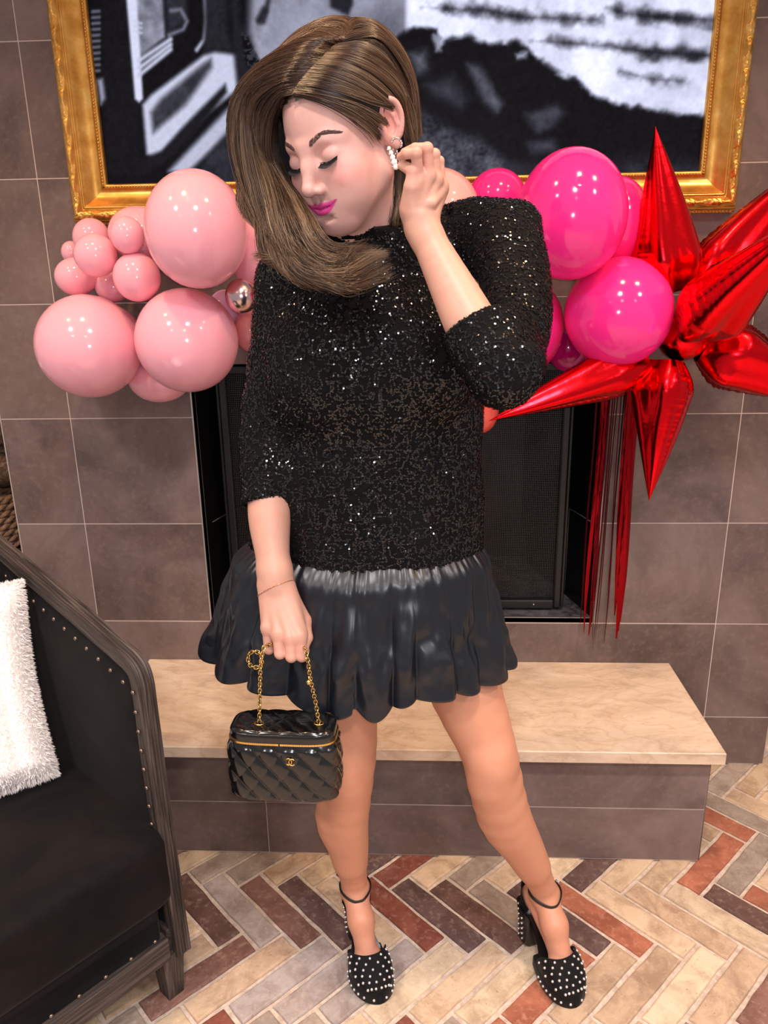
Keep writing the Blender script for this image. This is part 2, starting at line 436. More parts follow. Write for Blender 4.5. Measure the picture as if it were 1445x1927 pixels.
seen = [(345, 1615, 'Y'), (380, 1640, 'G'), (450, 1640, 'G'), (540, 1635, 'T'), (620, 1640, 'Y'), (600, 1670, 'Y'), (370, 1690, 'K'), (455, 1710, 'P'), (525, 1715, 'B'), (590, 1690, 'D'), (350, 1770, 'Y'), (385, 1770, 'T'), (390, 1815, 'K'), (430, 1835, 'T'), (540, 1830, 'P'), (600, 1850, 'D'), (420, 1905, 'R'), (345, 1905, 'Y'), (240, 1910, 'G'), (290, 1880, 'B'), (600, 1905, 'G'), (655, 1912, 'G'), (695, 1640, 'D'), (760, 1640, 'R'), (830, 1640, 'Y'), (890, 1655, 'G'), (950, 1660, 'Y'), (735, 1710, 'R'), (820, 1720, 'D'), (895, 1700, 'K'), (940, 1700, 'G'), (740, 1790, 'P'), (820, 1815, 'P'), (870, 1850, 'Y'), (930, 1830, 'Y'), (1000, 1890, 'O'), (1080, 1650, 'D'), (1150, 1665, 'Y'), (1240, 1675, 'Y'), (1130, 1710, 'O'), (1200, 1705, 'Y'), (1270, 1725, 'T'), (1110, 1765, 'D'), (1330, 1670, 'G'), (1300, 1645, 'O'), (1390, 1700, 'K'), (1330, 1705, 'y'), (1160, 1820, 'Y'), (1230, 1830, 'T'), (1300, 1835, 'y'), (1380, 1855, 'T'), (1430, 1890, 'B'), (1090, 1890, 'T'), (1400, 1480, 'Y'), (1370, 1490, 'Y'), (1400, 1535, 'G'), (1370, 1552, 'O'), (1345, 1582, 'P'), (1385, 1580, 'y'), (1363, 1615, 'O'), (1420, 1640, 'G'), (1200, 1915, 'T'), (1360, 1640, 'G'), (690, 1912, 'Y'), (640, 1800, 'P'), (740, 1900, 'y'), (880, 1900, 'y')]
S2 = math.sqrt(.5); U0, V0, WP, LP = -.0145, -.7420, .0646, .2545
# u runs along (1,-1)/sqrt2, v along (1,1)/sqrt2
bricks = []
for k in range(-60, 60):
    for m in range(-12, 12):
        u0, v0 = U0 + k * WP + m * LP, V0 + k * WP - m * LP
        for (cu, cv, rot) in ((u0 + LP / 2, v0 + WP / 2, 0), (u0 + LP + WP / 2, v0 + WP - LP / 2, 1)):
            x, y = (cu + cv) * S2, (cv - cu) * S2
            if x < -1.25 or x > 1.75 or y < -1.22 or y > .72: continue
            if -.70 < x < .60 and y > -.30 and y < .3: continue
            if -.9 < x < .95 and y > .1: continue
            if x < -.80 and y > -.2: continue
            if y < -.95 and (x < -.85 or x > 1.05): continue
            if y > -.25 and x < .5: continue
            if x > 1.45 and y < -.2: continue
            bricks.append((x, y, cu, cv, rot))
colof = {}
for (px, py, c) in seen:
    p = atz(px, py, 0); u, v = (p[0] - p[1]) * S2, (p[0] + p[1]) * S2
    for i, (x, y, cu, cv, rot) in enumerate(bricks):
        du, dv = abs(u - cu), abs(v - cv)
        if (du < LP / 2 and dv < WP / 2) if rot == 0 else (du < WP / 2 and dv < LP / 2): colof[i] = c
for i, (x, y, cu, cv, rot) in enumerate(bricks):
    c = colof.get(i) or rnd.choice('YYTTGPyBYDRO' if x < .6 else 'YYyTTGYO'); q = PAL[c]
    jt = rnd.uniform(.94, 1.05)
    o = inst('brick', brick_meshes[rnd.randrange(6)], floor, (x, y, rnd.uniform(-.0012, .0008)), (rnd.uniform(-.004, .004), rnd.uniform(-.004, .004), (-math.pi / 4 if rot == 0 else math.pi / 4) + rnd.choice((0, math.pi)) + rnd.uniform(-.006, .006)))
    o.color = lin(*[min(255, z * jt) for z in q])
b = MB(); slab(b, -2.6, 2.8, -3.2, .8, 2.75, 2.8); struct(b.out('ceiling', pm('ceiling_plaster', lin(225, 215, 205), .9), smooth=False))

# ------------------------------------------------------------------ gilt frame with lit screen
def m_gold():
    m = pm('gilt_wood', lin(196, 138, 62), .30, metal=.85); g = NT(m); n = g.noise(g.tc(), 30, 5, .6); k = g.noise(g.tc(), 7, 3, .5)
    g.col(g.ramp(n, [(.3, lin(204, 142, 62)), (.55, lin(228, 172, 88)), (.75, lin(244, 200, 120))])); g.rough(g.ramp(k, [(.3, g4(.24)), (.7, g4(.4))])); return m
M_GOLD = m_gold()
M_GOLDBEAD = pm('gilt_bead', lin(226, 176, 96), .25, metal=.8)
FX0, FX1, FZ0, FZ1 = -.757, .650, 1.621, 2.44
fr = thing('framed_screen', 'large wall screen in an ornate gilt frame, showing a black and white picture', 'picture frame', (-.05, -.002, 1.54))
PROF = [(0, .004), (0, .022), (.003, .0255), (.0105, .0245), (.0115, .021), (.016, .0212), (.022, .0228), (.028, .0258), (.034, .0305), (.039, .0360), (.0425, .0400), (.0445, .0408), (.0455, .0440), (.0485, .0445), (.0495, .0415), (.0515, .0420), (.0530, .0455)] + \
       [(.0530 + .0175 * k / 10, .0455 + .0065 * math.sin(math.pi * k / 10)) for k in range(1, 11)] + [(.0715, .0400), (.0735, .0395), (.0745, .0330), (.0752, .0120), (.0790, .0120), (.0800, .0080), (.0800, .0)]
PROF = [(t * 1.15, d) for t, d in PROF]
def carve(s, t):
    t = t / 1.15
    u = (t - .0530) / .0175
    if u <= 0 or u >= 1: return 0
    w = math.sin(math.pi * u); p = s / .062; q = p - math.floor(p)
    leaf = math.cos(2 * math.pi * (q - .5 * (u - .5) ** 2 * 3)) ; vein = math.sin(2 * math.pi * (s / .0124 + 1.6 * abs(u - .5)))
    knob = math.exp(-((q - .5) / .07) ** 2 - ((u - .5) / .25) ** 2)
    return w * (.0030 * leaf + .0018 * vein * (1 if 0.12 < q < .88 else .2) + .004 * knob)
def rail(a, b, horiz, fixed, sgn):
    """a,b: inner ends; fixed: inner edge coordinate; sgn: outward direction"""
    n = max(2, int((b - a) / .0032)); V = np.zeros((len(PROF), n + 1, 3))
    for i, (t, d) in enumerate(PROF):
        for k in range(n + 1):
            s = a - t + (b - a + 2 * t) * k / n; h = d + carve(s - (a + b) / 2 + 5, t)
            V[i, k] = (s, -h, fixed + sgn * t) if horiz else (fixed + sgn * t, -h, s)
    F = grid_faces(len(PROF), n + 1)
    if (sgn > 0) == horiz: F = F[:, ::-1]
    o = obj('frame_rail', V.reshape(-1, 3), np.ascontiguousarray(F), M_GOLD, fr)
    mb = MB()
    for t, d, r, sp in ((.0075, .0262, .0029, .0070), (.0888, .0125, .0027, .0078)):
        m = int((b - a + 2 * t) / sp)
        for k in range(m + 1):
            s = a - t + (b - a + 2 * t) * k / m
            if horiz and abs(s) < .25 and t > .05: continue
            if (not horiz) and s > 2.15: continue
            mb.sphere((s, -d, fixed + sgn * t) if horiz else (fixed + sgn * t, -d, s), r, 6, 5)
    bo = mb.out('bead_row', M_GOLDBEAD, o); bo['kind'] = 'stuff'
rail(FX0, FX1, True, FZ0, -1); rail(FZ0, FZ1, False, FX0, -1); rail(FZ0, FZ1, False, FX1, 1); rail(FX0, FX1, True, FZ1, 1)

def screen():
    nx, nz = 430, 300; SYY = -.012
    xs = np.linspace(FX0 - .002, FX1 + .002, nx); zs = np.linspace(FZ0 - .002, FZ1 + .002, nz)
    X, Z = np.meshgrid(xs, zs, indexing='ij'); P = np.stack([X, np.full_like(X, SYY), Z], -1)
    Q = lambda pts: np.array([at(px, py, SYY)[[0, 2]] for px, py in pts])
    I = np.full(X.shape, .025)
    fine = fbm(P * 160, 3, 2); mid = fbm(P * 34, 5, 4); big = fbm(P * 10, 9, 3)
    def sd(poly):
        poly = Q(poly); d = np.full(X.shape, 1e9); ins = np.zeros(X.shape, bool); n = len(poly)
        for i in range(n):
            a, b = poly[i], poly[(i + 1) % n]; e = b - a
            t = np.clip(((X - a[0]) * e[0] + (Z - a[1]) * e[1]) / (e @ e + 1e-12), 0, 1)
            d = np.minimum(d, np.hypot(X - a[0] - t * e[0], Z - a[1] - t * e[1]))
            c = ((a[1] > Z) != (b[1] > Z)) & (X < (b[0] - a[0]) * (Z - a[1]) / (b[1] - a[1] + 1e-12) + a[0]); ins ^= c
        return np.where(ins, -d, d)
    def paint(poly, val, soft=5, wob=0.0):
        nonlocal I
        s = soft / 780.0; d = sd(poly) + wob * mid * .02
        a = np.clip(.5 - d / (2 * s), 0, 1); a = a * a * (3 - 2 * a); v = val if np.isscalar(val) else val
        I = I * (1 - a) + v * a
    def stroke(pts, w, val, soft=4): # thick polyline
        nonlocal I
        p = Q(pts); d = np.full(X.shape, 1e9)
        for a, b in zip(p, p[1:]):
            e = b - a; t = np.clip(((X - a[0]) * e[0] + (Z - a[1]) * e[1]) / (e @ e + 1e-12), 0, 1)
            d = np.minimum(d, np.hypot(X - a[0] - t * e[0], Z - a[1] - t * e[1]))
        a = np.clip(.5 - (d - w / 780) / (2 * soft / 780), 0, 1); a = a * a * (3 - 2 * a); I = I * (1 - a) + val * a
    # --- left: a carriage window with pale mouldings
    paint([(186, -160), (232, -160), (262, 190), (262, 330), (200, 330)], .05)
    for k in range(11): stroke([(174, 22 + 11.2 * k), (187, 21 + 11.2 * k)], 2.2, .42, 3)
    paint([(183, 150), (193, 148), (198, 185), (190, 197)], .62, 6)
    paint([(250, -150), (298, -150), (311, 70), (258, 112)], .50 + .14 * mid, 5); paint([(300, -150), (306, -20), (352, -10), (352, 40), (315, 66)], .16, 8)
    stroke([(322, 20), (340, 18), (352, 40), (345, 55), (318, 66)], 3, .45, 4)
    paint([(225, -150), (249, -150), (269, 186), (262, 193), (254, 186)], .86, 4)
    for o in (0, 14, 27): stroke([(262, 114 + o), (321, 74 + o * .7)], 3.6, .78, 4)
    for k in range(3): stroke([(252, 40 + 9 * k), (266, 44 + 9 * k)], 1.8, .8, 3)
    stroke([(383, -60), (388, 40), (384, 75), (370, 94)], 3.2, .72, 4); paint([(386, -150), (430, -150), (428, 60), (440, 95), (384, 98)], .12, 9)
    paint([(268, 197), (285, 178), (383, 104), (405, 98), (452, 104), (466, 120), (470, 150), (402, 205), (302, 290), (288, 298), (276, 290)], .80, 6)
    paint([(284, 212), (302, 187), (380, 122), (397, 111), (399, 126), (350, 196), (288, 250)], .20 + .06 * mid, 8)
    paint([(304, 284), (345, 238), (424, 158), (427, 174), (362, 257), (312, 306), (270, 330), (262, 300)], .07, 6)
    paint([(317, 322), (430, 203), (456, 205), (450, 235), (367, 312), (350, 328)], .74, 8)
    paint([(360, 330), (440, 235), (520, 220), (520, 345), (350, 346)], .13 + .05 * mid, 10)
    paint([(415, -150), (447, -150), (452, 30), (478, 120), (470, 190), (446, 165), (440, 100), (436, 30)], .10, 7)
    # --- middle: pale grey face shapes with a dark open mouth
    paint([(474, -150), (812, -150), (786, 30), (776, 120), (700, 210), (520, 210), (500, 130), (482, 112), (468, 60)], .60 + .07 * mid + .06 * big, 12)
    paint([(520, 20), (590, 30), (640, 60), (600, 90), (540, 70)], .62, 26); paint([(640, 40), (760, 10), (770, 110), (700, 150)], .40, 26)
    stroke([(500, -60), (505, 2), (495, 40)], 3.5, .14, 6); stroke([(498, 20), (488, 38)], 6, .12, 6); paint([(606, -120), (664, -120), (664, 8), (655, 30), (622, 14)], .12, 5)
    paint([(455, 62), (466, 70), (490, 118), (484, 140), (462, 120)], .10 + .09 * np.sign(fine), 4)
    # --- right: pale sky over a dark rocky shore
    sky = .88 + .07 * mid + .08 * big
    paint([(764, -200), (1420, -200), (1420, 360), (764, 360)], sky, 6)
    for q, v in (([(775, -60), (900, -40), (1100, -70), (1400, -50), (1400, -90), (1000, -110), (780, -90)], .3), ([(795, 14), (916, 8), (980, 26), (1130, 32), (1130, 43), (970, 38), (850, 22)], .14), ([(1142, 14), (1210, 22), (1350, 28), (1350, 47), (1234, 42), (1160, 28)], .12), ([(1000, 76), (1140, 82), (1350, 95), (1350, 115), (1210, 108), (1140, 90)], .12), ([(1165, 134), (1234, 146), (1292, 149), (1292, 157), (1215, 151)], .25)):
        paint(q, v, 11, .45)
    rock = [(740, 76), (779, 50), (821, 56), (828, 84), (838, 70), (880, 66), (918, 85), (950, 80), (972, 72), (1022, 118), (1066, 142), (1092, 156), (1120, 184), (1155, 190), (1186, 204), (1234, 204), (1281, 220), (1350, 206), (1350, 400), (740, 400)]
    paint(rock, .035 + .012 * mid, 7, .35)
    for q, v, s in (([(770, 100), (800, 96), (806, 130), (784, 138)], .34, 12), ([(880, 122), (902, 128), (946, 196), (936, 214), (912, 190)], .34, 10), ([(800, 160), (850, 145), (880, 185), (868, 205), (820, 180)], .20, 16), ([(990, 215), (1050, 196), (1060, 212), (1038, 240), (1010, 250)], .26, 12), ([(992, 268), (1040, 262), (1050, 284), (1000, 288)], .24, 12), ([(966, 98), (992, 98), (990, 112), (972, 114)], .62, 6), ([(816, 66), (832, 70), (830, 96), (820, 96)], .6, 5), ([(1140, 300), (1230, 290), (1320, 310), (1320, 345), (1140, 345)], .12, 22)):
        paint(q, v + .08 * mid, s, .3)
    paint([(776, 190), (800, 215), (860, 250), (905, 262), (950, 300), (960, 345), (776, 345)], .24 + .13 * mid + .05 * fine, 14, .4)
    paint([(950, 300), (1010, 310), (1060, 345), (950, 350)], .15 + .07 * mid, 14, .4)
    I = np.clip(I + .020 * fine, .01, 1)
    srgb = np.stack([I * .95, I * .96, np.minimum(1, I * 1.05 + .022)], -1)
    L = np.where(srgb <= .04045, srgb / 12.92, ((srgb + .055) / 1.055) ** 2.4)
    Pp = P
    m = pm('lit_screen', lin(3, 3, 4), .35, spec=.12); g = NT(m); a = g.n('Attribute'); a.attribute_name = 'tint'; g.l(a.outputs['Color'], g.b.inputs['Emission Color']); g.b.inputs['Emission Strength'].default_value = 1.12
    obj('screen', Pp.reshape(-1, 3), grid_faces(nx, nz), m, fr, col=L.reshape(-1, 3), smooth=False)
    b = MB(); b.box(((FX0 + FX1) / 2, -.006, (FZ0 + FZ1) / 2), (FX1 - FX0 + .02, .008, FZ1 - FZ0 + .02)); b.out('backing', M_BLACK, fr, smooth=False)
screen()

# ------------------------------------------------------------------ latex balloons
def m_latex(name, c, metal=0, rough=.12, sss=.65):
    m = pm(name, lin(*c), rough, metal=metal, spec=.55, sss=0 if metal else sss, sss_col=(1, .55, .6), sss_scale=.045); return m
LATEX = dict(pale=m_latex('pale_pink_latex', (255, 178, 194)), peach=m_latex('peach_pink_latex', (255, 184, 180)), hot=m_latex('hot_pink_latex', (255, 50, 150)), magenta=m_latex('magenta_latex', (168, 14, 110)),
             coral=m_latex('coral_latex', (232, 96, 86)), lilac=m_latex('lilac_latex', (232, 178, 214)), mauve=m_latex('mauve_latex', (204, 134, 138)), chrome=pm('chrome_mauve_latex', lin(214, 186, 188), .22, metal=1.0))
BALLOONS = [
 ('L1', -.4710, -.2961, 1.4976, .1069, .1197, 'pale', 'largest pale pink balloon, top of the left cluster under the gilt frame'),
 ('L2', -.7815, -.1836, 1.2505, .1210, .1198, 'pale', 'big pale pink balloon at the lower left end of the garland'),
 ('L3', -.5380, -.2117, 1.2633, .1168, .1180, 'pale', 'big pale pink balloon beside the sequin sleeve, lower right of the left cluster'),
 ('L4', -.6551, -.0848, 1.1615, .0778, .0597, 'pale', 'pale pink balloon showing only its underside, lowest of the left cluster'),
 ('s1', -.7332, -.2000, 1.4530, .0475, .0475, 'pale', 'small pale pink balloon foremost and central among the little ones below the frame corner'),
 ('s2', -.6398, -.2100, 1.4045, .0527, .0539, 'pale', 'small pale pink balloon just above the gap between the two big lower ones'),
 ('s3', -.7794, -.0960, 1.4953, .0438, .0450, 'pale', 'small pale pink balloon right under the bottom left frame corner'),
 ('s4', -.6466, -.2231, 1.4934, .0366, .0399, 'pale', 'small pale pink balloon pressed against the left side of the largest one'),
 ('s5', -.8196, -.1200, 1.4079, .0489, .0441, 'pale', 'leftmost small pale pink balloon resting on the big lower left one'),
 ('s6', -.8485, -.0600, 1.4650, .0243, .0267, 'pale', 'tiniest pale pink balloon, peeking out at the far left against the tiles'),
 ('s7', -.7420, -.0986, 1.3833, .0415, .0366, 'pale', 'small pale pink balloon tucked in shade behind the other little ones'),
 ('L5', -.6549, -.1229, 1.5014, .0704, .0610, 'pale', 'pale pink balloon mostly hidden behind the largest one, overlapping the frame bottom'),
 ('L6', -.3693, -.1264, 1.4612, .0740, .1134, 'pale', 'pale pink balloon behind the loose hair ends, right of the largest one'),
 ('chr', -.3957, -.2500, 1.3612, .0355, .0378, 'chrome', 'small chrome mauve balloon beside the sequin sleeve'),
 ('lil', -.4756, -.0777, 1.3228, .0430, .0506, 'lilac', 'pale lilac balloon glimpsed behind the small chrome one'),
 ('mauve', -.4079, -.1206, 1.2780, .0401, .0526, 'mauve', 'dusky mauve balloon half hidden by the sequin sleeve, below the chrome one'),
 ('R1', .0360, -.1892, 1.5299, .0944, .0921, 'peach', 'peach pink balloon behind the raised hand'),
 ('R2', .1730, -.1188, 1.5569, .0668, .0691, 'hot', 'hot pink balloon between the peach one and the biggest hot pink one'),
 ('R3', .3122, -.2807, 1.5131, .1131, .1299, 'hot', 'biggest hot pink balloon, above the puffed shoulder at the top of the right cluster'),
 ('R4', .4369, -.2207, 1.3133, .1178, .1189, 'hot', 'hot pink balloon in front of the red star, lower right of its cluster'),
 ('R5', .4385, -.1330, 1.5030, .0722, .0990, 'hot', 'hot pink balloon squeezed behind the upright red spike'),
 ('R6', .2397, -.1455, 1.2800, .0922, .1116, 'hot', 'hot pink balloon half hidden by the raised sequin sleeve'),
 ('R7', .3578, -.0731, 1.2232, .0480, .0569, 'magenta', 'dark magenta balloon deep in the gap above the red spike'),
 ('R8', .1471, -.1200, 1.0857, .0438, .0619, 'coral', 'coral balloon showing a sliver between the dress and the red spike tip')]
def balloon(x, y, z, rx, rz, ctr):
    d = N(np.array(ctr) - (x, y, z) + np.array([0, .12, -.02])); up = np.array([0, 0, 1.0])
    n, m = 40, 26; V = []; F = []
    a = np.array([1.0, 0, 0]) if abs(d[0]) < .9 else np.array([0, 1.0, 0]); e1 = N(np.cross(d, a)); e2 = np.cross(d, e1)
    for j in range(m + 1):
        p = math.pi * .985 * j / m; r = math.sin(p) * (1 - .05 * max(0, -math.cos(p)) ** 2); h = -math.cos(p)
        if h > .75: h += .10 * ((h - .75) / .25) ** 2
        for k in range(n):
            t = 2 * math.pi * k / n; V.append(d * h + r * (math.cos(t) * e1 + math.sin(t) * e2))
    V = np.array(V); V = V * np.array([rx, (rx + rz) / 2, rz])
    F = [(i * n + k, i * n + (k + 1) % n, (i + 1) * n + (k + 1) % n, (i + 1) * n + k) for i in range(m) for k in range(n)]; F.append(list(range(n)))
    kn = MB(); q = d * np.array([rx, (rx + rz) / 2, rz]) * 1.08
    kn.lathe([(.0045, -.004), (.0035, .002), (.006, .006), (.007, .008), (.0085, .0095), (.0085, .0105), (.003, .0085)], q, d, 10)
    c = np.array([x, y, z]); return V + c, F, np.array(kn.V) + c, kn.F
for (nm, x, y, z, rx, rz, c, lab) in BALLOONS:
    ctr = (-.55, -.1, 1.36) if x < -.2 else (.33, -.1, 1.4)
    V, F, KV, KF = balloon(x, y, z, rx, rz, ctr)
    o = obj('balloon', V, F, LATEX[c], loc=(x, y, z)); tag(o, lab, 'balloon', 'balloons of the garland')
    obj('knot', KV, KF, LATEX[c], o)

# ------------------------------------------------------------------ red foil star
def m_foil():
    m = pm('red_foil', lin(236, 20, 30), .20, metal=1.0); g = NT(m)
    w = g.noise(g.mapping(g.tc(), (1, 1, 1)), 26, 3, .5, .8); g.bump(w, .12, .006); return m
M_FOIL = m_foil()
SCN = np.array(at(1285, 632, -.20))
star = thing('starburst_balloon', 'big red foil starburst balloon with long pointed spikes at the right end of the garland', 'balloon', SCN)
def spike(tip, rmax, roll=0.0, base=None, seed=0, peak=.22):
    base = SCN if base is None else np.asarray(base, float); ax = np.asarray(tip) - base; L = np.linalg.norm(ax); ax = ax / L
    v = N(CAM_C - base); e1 = N(np.cross(ax, v)); e2 = np.cross(ax, e1)
    e1, e2 = math.cos(roll) * e1 + math.sin(roll) * e2, -math.sin(roll) * e1 + math.cos(roll) * e2
    n, m = 48, 90; V = np.zeros((m + 1, n, 3)); r2 = random.Random(seed); ph = [r2.uniform(0, 6.28) for _ in range(8)]
    for i in range(m + 1):
        t = i / m; tt = .05 + .95 * t
        r = rmax * (.58 + .42 * math.sin(math.pi / 2 * t / peak) if t < peak else (1 - ((t - peak) / (1 - peak)) ** 1.12))
        r = max(r, rmax * .02)
        if i == m: r = rmax * .008
        for k in range(n):
            a = 2 * math.pi * k / n; c = math.cos(a)
            q = 1 - .10 * math.cos(4 * a)                                       # four soft panels
            seam = math.exp(-((abs(c) - 1) / .006) ** 2)
            q += .12 * seam * min(1, 4 * r / rmax)
            near = math.exp(-((1 - abs(c)) / .10) ** 2)
            q += near * .026 * math.sin(t * 150 + ph[0] + 2 * math.sin(t * 31 + ph[1])) * (1 - t)
            q += .06 * math.sin(3 * a + ph[2] + 5 * t) * (1 - t) + .035 * math.sin(7 * a + ph[3] + 9 * t) * max(0, 1 - 3 * abs(t - .12))
            V[i, k] = base + ax * (L * tt) + r * q * (c * e1 + math.sin(a) * e2)
    F = grid_faces(m + 1, n, True)
    obj('spike', V.reshape(-1, 3), np.ascontiguousarray(F[:, ::-1]), M_FOIL, star)
for tip, rm, roll, seed, base in (((1233, 238, -.24), .068, .5, 1, (1262, 560, -.20)), ((1535, 290, -.10), .064, .15, 2, (1292, 560, -.15)), ((1575, 392, -.24), .060, .4, 3, (1300, 590, -.20)), ((1535, 395, -.52), .070, .9, 4, (1290, 628, -.24)),
                             ((1590, 765, -.22), .076, .1, 5, (1310, 640, -.17)), ((1221, 942, -.27), .062, .6, 6, (1256, 665, -.21)), ((920, 792, -.30), .056, .2, 7, (1225, 672, -.20))):
    spike(at(*tip), rm, roll, at(*base), seed)
b = MB(); b.sphere(SCN + [0, .0, 0], .056, 20, 14); b.out('core', M_FOIL, star)

# ------------------------------------------------------------------ foil fringe hanging from the garland
def m_fringe():
    m = pm('red_fringe_foil', lin(136, 7, 18), .22, metal=.9); g = NT(m); w = g.noise(g.mapping(g.tc(), (14, 14, 2.5)), 4, 2, .5); g.bump(w, .4, .01); return m
M_FR = m_fringe()
M_FRD = pm('dark_fringe_foil', lin(70, 10, 20), .25, metal=.9)
fz = at(1165, 700, -.05)[2]
fringe = thing('foil_fringe', 'red metallic foil fringe hanging beside the fireplace opening', 'streamer', (.50, -.05, fz))
# pixel x at the top (y 720), pixel at the lower end, ribbon width in metres
for px0, ex, ey, w, Y, dark in ((1126, 1090, 1172, .004, -.030, 1), (1137, 1098, 1190, .007, -.045, 0), (1146, 1108, 1196, .010, -.035, 0), (1150, 1111, 1180, .004, -.055, 1), (1156, 1113, 1212, .003, -.050, 1), (1160, 1117, 1220, .0022, -.045, 1), (1165, 1119, 1215, .002, -.052, 1), (1171, 1142, 1122, .0018, -.05, 1), (1177, 1136, 1208, .0026, -.045, 1), (1183, 1155, 1158, .010, -.05, 0), (1190, 1160, 1202, .013, -.06, 0), (1197, 1164, 1188, .012, -.045, 0), (1203, 1168, 1170, .009, -.055, 0), (1187, 1158, 1140, .006, -.068, 0)):
    p0, p1 = at(px0, 716, Y), at(ex, ey, Y); n = 26; P = np.zeros((n, 3, 3)); r = random.Random(int(px0)); a0 = r.uniform(-.5, .5)
    for i in range(n):
        t = i / (n - 1); c = p0 + (p1 - p0) * t + np.array([.0025 * math.sin(t * 7 + px0), .002 * math.sin(t * 9 + px0 * 2), 0]) * t
        ww = 1.35 * w * (1 - .75 * max(0, t - .8) / .2) / 2; th = .5 * a0 + .35 * math.sin(t * 3 + px0 * .7)
        e = np.array([math.cos(th), math.sin(th), 0])
        P[i, 0] = c - e * ww; P[i, 1] = c + np.array([0, -.12 * w, 0]); P[i, 2] = c + e * ww
    b = MB(); b.grid(P); b.out('strip', M_FRD if dark else M_FR, fringe)

# ------------------------------------------------------------------ armchair
def m_oak():
    m = pm('dark_weathered_oak', lin(62, 52, 48), .62, spec=.35); g = NT(m)
    a = g.n('Attribute'); a.attribute_name = 'grain'; v = g.mapping(a.outputs['Vector'], (3.0, 70, 70)); n = g.noise(v, 1.6, 6, .65, .6); n2 = g.noise(g.mapping(a.outputs['Vector'], (6, 180, 180)), 1.0, 3, .6)
    k = g.ramp(n, [(.30, lin(26, 21, 20)), (.48, lin(60, 51, 47)), (.66, lin(92, 80, 74)), (.8, lin(118, 104, 96))]); g.col(g.mix(g.ramp(n2, [(.55, g4(0)), (.75, g4(.35))]), k, lin(140, 126, 118))); g.bump(n, .5, .004); return m
M_OAK = m_oak()
def grain_attr(o, A):
    a = o.data.attributes.new('grain', 'FLOAT_VECTOR', 'POINT'); a.data.foreach_set('vector', np.asarray(A, np.float32).ravel())
def m_velvet():
    m = pm('black_velvet', lin(14, 12, 12), .8, spec=.15, sheen=.05); g = NT(m); n = g.noise(g.tc(), 7, 4, .6, .6)
    m.node_tree.nodes['Principled BSDF'].inputs['Sheen Roughness'].default_value = .4
    g.col(g.ramp(n, [(.35, lin(9, 8, 9)), (.7, lin(26, 21, 20))])); return m
M_VELVET = m_velvet()
M_NAIL = pm('pewter_nailhead', lin(150, 132, 120), .32, metal=.9)
CO = np.array([-.497, -.800, 0.0]); CB = np.array([-.775, .632, 0.0]); CW = np.array([-.632, -.775, 0.0]); CZ = np.array([0, 0, 1.0])
def cp(bk, ac, z): return CO + CB * bk + CW * ac + CZ * z
chair = thing('armchair', 'black velvet armchair with dark weathered oak frame and nailhead trim, at the left edge', 'armchair', cp(.3, .33, 0))
# arm frame: one bent length of grooved oak running from the back down into the front post
path = [(.62, .862), (.46, .832), (.30, .803), (.16, .777), (.07, .759), (.038, .752), (.014, .738), (.002, .712), (-.001, .67), (-.004, .50), (-.012, .30), (-.020, .105)]
def arm(ac, name):
    pts = spline([cp(a, ac, z) for a, z in path], 90); T = np.gradient(pts, axis=0); T /= np.linalg.norm(T, axis=1)[:, None]
    W_ = CW; w, th = .031, .030
    sec = [(-.5, -.5), (-.5, .5)]
    for q in (-.30, -.10, .12, .32): sec += [(q - .02, .5), (q - .01, .44), (q + .01, .44), (q + .02, .5)]
    sec += [(.5, .5), (.5, -.5)]
    V = []; A = []; L = np.concatenate([[0], np.cumsum(np.linalg.norm(np.diff(pts, axis=0), axis=1))])
    for i, p in enumerate(pts):
        up = N(np.cross(T[i], W_)); up = up if (up @ (CZ - CB)) > 0 else -up
        for (a, c) in sec:
            wob = .0006 * math.sin(40 * L[i] + a * 9); V.append(p + W_ * (a * w) + up * ((c - .5) * th + wob)); A.append((L[i], a * w + ac, c * th))
    n = len(sec); F = [(i * n + k, i * n + (k + 1) % n, (i + 1) * n + (k + 1) % n, (i + 1) * n + k) for i in range(len(pts) - 1) for k in range(n)]
    F += [list(range(n))[::-1], [(len(pts) - 1) * n + k for k in range(n)]]
    o = obj(name, np.array(V), F, M_OAK, chair, smooth=False); grain_attr(o, A)
arm(-.008, 'arm_frame'); arm(.708, 'arm_frame')
def plank(name, c, size, ax, long_axis=0, bev=.003):
    mb = MB(); mb.box((0, 0, 0), size, bev=bev); P = np.array(mb.V); A = P.copy()
    if long_axis: A = A[:, [long_axis, (long_axis + 1) % 3, (long_axis + 2) % 3]]
    o = obj(name, np.asarray(c) + P @ np.array(ax), mb.F, M_OAK, chair, smooth=False); grain_attr(o, A + c[0] * 3); return o
AX = np.array([CW, CB, CZ])
plank('front_rail', cp(-.004, .35, .137), (.66, .030, .055), AX)
plank('back_rail', cp(.60, .35, .14), (.70, .03, .06), AX)
for ac in (0, .70): plank('side_rail', cp(.30, ac, .137), (.028, .60, .055), AX, 1)
for bk, ac in ((.012, .012), (.012, .688), (.59, .012), (.59, .688)):
    mb = MB(); P = []
    for z, s in ((.112, .048), (0, .034)):
        for x, y in ((-1, -1), (1, -1), (1, 1), (-1, 1)): P.append(cp(bk + y * s / 2, ac + x * s / 2, z))
    mb.add(P, [(0, 1, 2, 3), (7, 6, 5, 4), (0, 4, 5, 1), (1, 5, 6, 2), (2, 6, 7, 3), (3, 7, 4, 0)]); o = mb.out('leg', M_OAK, chair, smooth=False); grain_attr(o, [(p[2], p[0], p[1]) for p in P])
